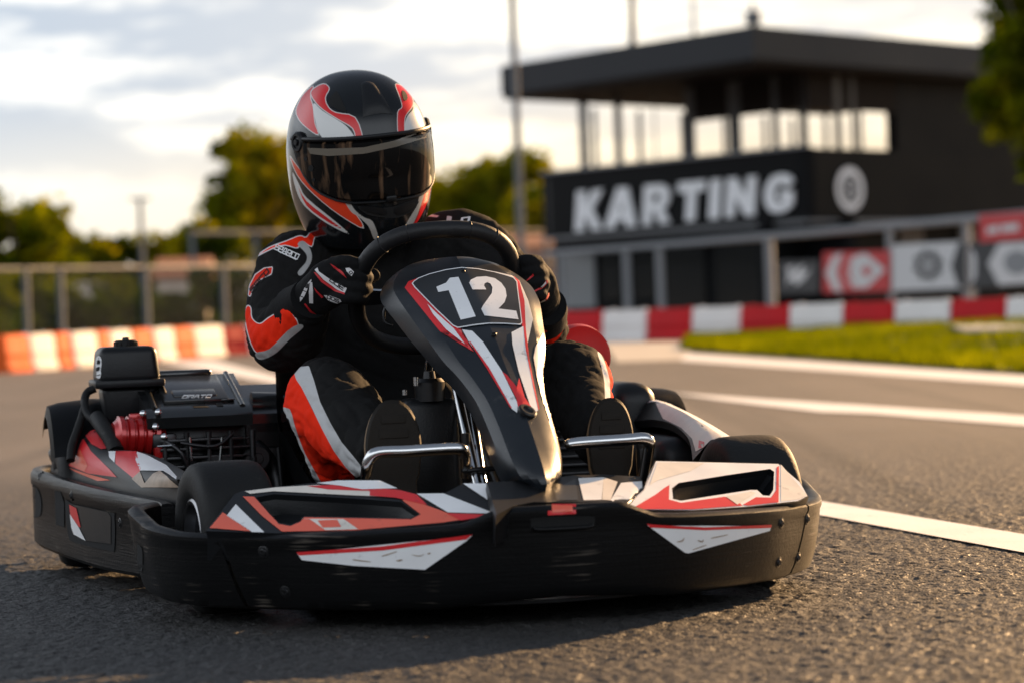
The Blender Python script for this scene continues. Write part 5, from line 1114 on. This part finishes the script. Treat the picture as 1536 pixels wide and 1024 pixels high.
# ---------------------------------------------------------------- trees, hedges, far buildings
def leaves(p, c, r, n, s, mi=1, flat=1.0):
    for _ in range(n):
        while True:
            q = V((random.uniform(-1, 1), random.uniform(-1, 1), random.uniform(-1, 1)))
            if .2 < q.length < 1: break
        q = q*(1 + .8*noise.noise(q*2.3 + c)); q = V((q.x*r[0], q.y*r[1], q.z*r[2]))
        a = V((random.gauss(0, 1), random.gauss(0, 1), random.gauss(0, 1))).normalized(); b_ = a.orthogonal().normalized(); k = s*random.uniform(.6, 1.5); o_ = c + q
        p.poly([o_ - a*k, o_ + b_*k*.55, o_ + a*k, o_ - b_*k*.55], mi)
def tree(label, px, d, h, w, mats_, clumps, n, s, seed, trunk=True, cat='tree', name='tree', base=.22, group=None):
    random.seed(seed); q = fl(at(px, 400, d)); t = thing(name, label, cat, q, 0, group)
    if trunk:
        p = P('bark', M=ID); top = V((random.uniform(-.2, .2), 0, h*.7)); p.tube([(0, 0, 0), (top.x*.4, 0, h*.3), top], [w*.05, w*.035, w*.01], 10)
        for _ in range(7): 
            z = h*random.uniform(.3, .6); a = random.random()*6.28; p.tube([(top.x*.5, 0, z), (w*.25*math.cos(a), w*.25*math.sin(a), z + h*.14), (w*.4*math.cos(a), w*.4*math.sin(a), z + h*.3)], [w*.02, w*.013, w*.004], 6)
        p.build('trunk', t)
    cr = P(*mats_, M=ID)
    clumps = int(clumps*1.7); n0_ = n
    for i in range(clumps):
        a = random.random()*6.28; rr_ = math.sqrt(random.random())*w*.43; z = h*(base + (1-base)*(.14 + .74*random.random())); k = 1 - .5*max(0, (z/h-.55)/.45)
        c = V((rr_*math.cos(a)*k, rr_*math.sin(a)*k, z)); r_ = w*random.choice((.06, .08, .10, .13, .17))
        leaves(cr, c, (r_, r_, r_*.85), int(n0_*(.2 + 22*(r_/w)**2)), s, random.randrange(len(mats_)))
    cr.build('crown', t, recalc=False)
LM = ['leaf_dark', 'leaf_mid', 'leaf_light']; FAR = 'trees beyond the fences'
tree('tallest round green tree left of the helmet, right of the lamp post', 398, 135, 9.4, 6.8, LM + ['leaf_light'], 40, 230, .22, 3, group=FAR)
tree('dark bushy tree at the left edge of the picture', 25, 120, 5.6, 6.5, LM, 26, 220, .24, 4, group=FAR)
tree('small dark tree between the left edge tree and lamp post', 85, 125, 4.6, 4.2, LM, 18, 200, .22, 5, group=FAR)
tree('low dark tree just left of the lamp post', 150, 140, 4.4, 5.0, LM, 16, 200, .24, 6, group=FAR)
tree('low tree right of the distant lamp post', 240, 140, 4.2, 5.0, LM, 16, 200, .24, 7, group=FAR)
tree('low green tree below the large round tree, behind the driver\'s shoulder', 320, 128, 4.6, 5.0, LM, 16, 200, .24, 17, group=FAR)
tree('yellow-green tree directly right of the helmet', 690, 150, 7.6, 7.6, LM[1:], 40, 220, .26, 8, group=FAR)
tree('tallest yellow-green tree between helmet and tall pole', 768, 150, 8.8, 6.2, LM[1:], 36, 220, .26, 9, group=FAR)
tree('small tree beside the building, right of the tall pole', 818, 140, 6.5, 4.6, LM[1:], 26, 200, .26, 10, group=FAR)
tree('tree half hidden behind the driver between helmet and round tree', 500, 150, 7.0, 6.0, LM, 24, 200, .26, 11, group=FAR)
tree('tall dark tree at the right edge overlapping the building', 1612, 62, 9.5, 4.5, LM[:2] + ['leaf_dark'], 60, 420, .11, 12, group=FAR)
for i, (px, d, h, w, lb) in enumerate(((-10, 62, 1.5, 2.6, 'leftmost dark hedge bush behind the mesh fence'), (28, 66, 1.25, 2.0, 'second hedge bush from the left behind the mesh fence'), (72, 64, 1.5, 1.9, 'third hedge bush from the left behind the mesh fence'), (128, 63, .9, 2.0, 'low hedge bush in front of the pale low house'), (168, 66, 1.6, 1.7, 'dark hedge bush right of the pale low house'), (205, 64, 1.2, 1.6, 'hedge bush below the lamp post behind the mesh fence'), (262, 63, .95, 1.9, 'low hedge bush in front of the pale outbuilding'), (312, 66, 1.6, 1.9, 'tall hedge bush right of the pale outbuilding'), (355, 64, 1.45, 1.8, 'hedge bush behind the mesh fence next to the driver\'s elbow'))):
    tree(lb, px, d, h, w, ['leaf_dark', 'leaf_dark', 'leaf_mid'], 14, 150, .085, 30+i, trunk=False, cat='hedge', name='hedge', base=0, group='hedge bushes behind the fence')
mat('render_pale', (.46, .40, .34), .85, var=.15); mat('render_pink', (.38, .24, .18), .85, var=.15); mat('tile_red', (.22, .085, .05), .8); mat('pane', (.05, .06, .07), .15)
def house(label, px0, px1, d, h, m_, roof=0):
    a, b_ = fl(at(px0, 400, d)), fl(at(px1, 400, d)); w = (b_-a).length; t = thing('house', label, 'house', (a+b_)/2)
    p = P(m_, M=ID); p.box((0, 2, h/2), (w, 4, h), bev=.02); p.build('wall', t)
    for k in range(max(1, int(w/2.2))):
        q = P('pane', 'render_pale', M=ID); q.box((-w/2 + w*(k+.5)/max(1, int(w/2.2)), -.02, h*.55), (.7, .08, h*.3), bev=.01); q.build('window', t)
    if roof:
        q = P('tile_red', M=ID); q.prism([(-w/2-.2, -.3, h), (-w/2-.2, 4.3, h), (-w/2-.2, 2, h+roof)], (w+.4, 0, 0)); q.build('roof', t)
house('far pale low house behind the left mesh fence', 85, 170, 95, 1.7, 'render_pale'); house('far pale low outbuilding behind the fence near the elbow', 235, 300, 98, 1.8, 'render_pale', .7)
house('far pink house between the tall pole and the building', 735, 838, 105, 2.5, 'render_pink', .5)
# ================================================================== LIGHT
SAZ, SEL = R(37), R(17)
sv = V((math.sin(SAZ)*math.cos(SEL), math.cos(SAZ)*math.cos(SEL), math.sin(SEL)))
ld = bpy.data.lights.new('sun', 'SUN'); ld.energy = 5.0; ld.angle = R(.6); ld.color = (1, .60, .28)
lo = bpy.data.objects.new('sun', ld); COL.objects.link(lo); lo.rotation_euler = sv.to_track_quat('Z', 'Y').to_euler(); lo.location = (10, 15, 12)
w = bpy.data.worlds.new('World'); scene.world = w; w.use_nodes = True; nt = w.node_tree; N = nt.nodes; L = nt.links
bg = N['Background']; sky = N.new('ShaderNodeTexSky'); sky.sky_type = 'NISHITA'; sky.sun_disc = False; sky.sun_elevation = SEL; sky.sun_rotation = SAZ; sky.air_density = 1.2; sky.dust_density = 2.0
tc = N.new('ShaderNodeTexCoord')
def mp(sc, loc_=(0, 0, 0)):
    m = N.new('ShaderNodeMapping'); m.inputs['Scale'].default_value = sc; m.inputs['Location'].default_value = loc_; L.new(tc.outputs['Generated'], m.inputs[0]); return m.outputs[0]
def noi(v, s, d=6, r=.55):
    n = N.new('ShaderNodeTexNoise'); n.inputs['Scale'].default_value = s; n.inputs['Detail'].default_value = d; n.inputs['Roughness'].default_value = r; L.new(v, n.inputs['Vector']); return n.outputs[0]
def rng(v, a, b, c=0, d=1):
    m = N.new('ShaderNodeMapRange'); m.interpolation_type = 'SMOOTHSTEP'
    for i, x in enumerate((a, b, c, d)): m.inputs[i+1].default_value = x
    L.new(v, m.inputs[0]); return m.outputs[0]
def mixc(f, a, b):
    m = N.new('ShaderNodeMix'); m.data_type = 'RGBA'
    for s, v in ((m.inputs[0], f), (m.inputs[6], a), (m.inputs[7], b)):
        if isinstance(v, (tuple, float)): s.default_value = v if isinstance(v, float) else (*v, 1)
        else: L.new(v, s)
    return m.outputs[2]
cl = noi(mp((9, 9, 42), (.3, 0, .12)), 1.0); wisp = noi(mp((26, 26, 120), (2, 1, 3)), 1.0)
dn = N.new('ShaderNodeVectorMath'); dn.operation = 'DOT_PRODUCT'; dn.inputs[1].default_value = (math.sin(SAZ), math.cos(SAZ), 0); L.new(tc.outputs['Generated'], dn.inputs[0]); dn = dn.outputs['Value']
sep = N.new('ShaderNodeSeparateXYZ'); L.new(tc.outputs['Generated'], sep.inputs[0]); el = sep.outputs[2]
front = rng(dn, -.1, .55); warm = rng(dn, .62, .90)       # the sunny side of the sky, warmest towards the sun
lit = mixc(warm, (11.4, 11.3, 10.9), (13.0, 11.6, 9.4)); shade = mixc(warm, (4.3, 5.1, 6.3), (6.6, 6.5, 6.6))
a = N.new('ShaderNodeMath'); a.operation = 'ADD'; L.new(cl, a.inputs[0]); m_ = N.new('ShaderNodeMath'); m_.operation = 'MULTIPLY'; m_.inputs[1].default_value = .38; L.new(wisp, m_.inputs[0]); L.new(m_.outputs[0], a.inputs[1])
sunny = mixc(rng(a.outputs[0], .60, .82), shade, lit)
sunny = mixc(rng(el, .085, .02), sunny, mixc(warm, (8.8, 8.6, 8.0), (10.4, 8.0, 4.7)))    # warm haze along the horizon
sunny = mixc(rng(el, .10, .40), sunny, (1.3, 1.5, 1.9))    # sky overhead, out of view, dimmed to deepen the ground shade
away = mixc(rng(el, .08, .22), (.9, 1.0, 1.2), (13.5, 14.4, 15.6)); away = mixc(rng(el, .42, .72), away, (1.6, 1.9, 2.4))   # unseen fill added opposite the sun, darkened low down for black reflections
cloud = mixc(front, away, sunny)
col = mixc(.90, sky.outputs[0], cloud)
L.new(col, bg.inputs[0]); bg.inputs[1].default_value = .05
scene.view_settings.view_transform = 'Standard'; scene.view_settings.look = 'None'; scene.view_settings.exposure = 1.36; scene.view_settings.gamma = 1
scene.render.engine = 'CYCLES'; scene.cycles.max_bounces = 6; scene.cycles.use_denoising = True
scene.cycles.sample_clamp_indirect = 8
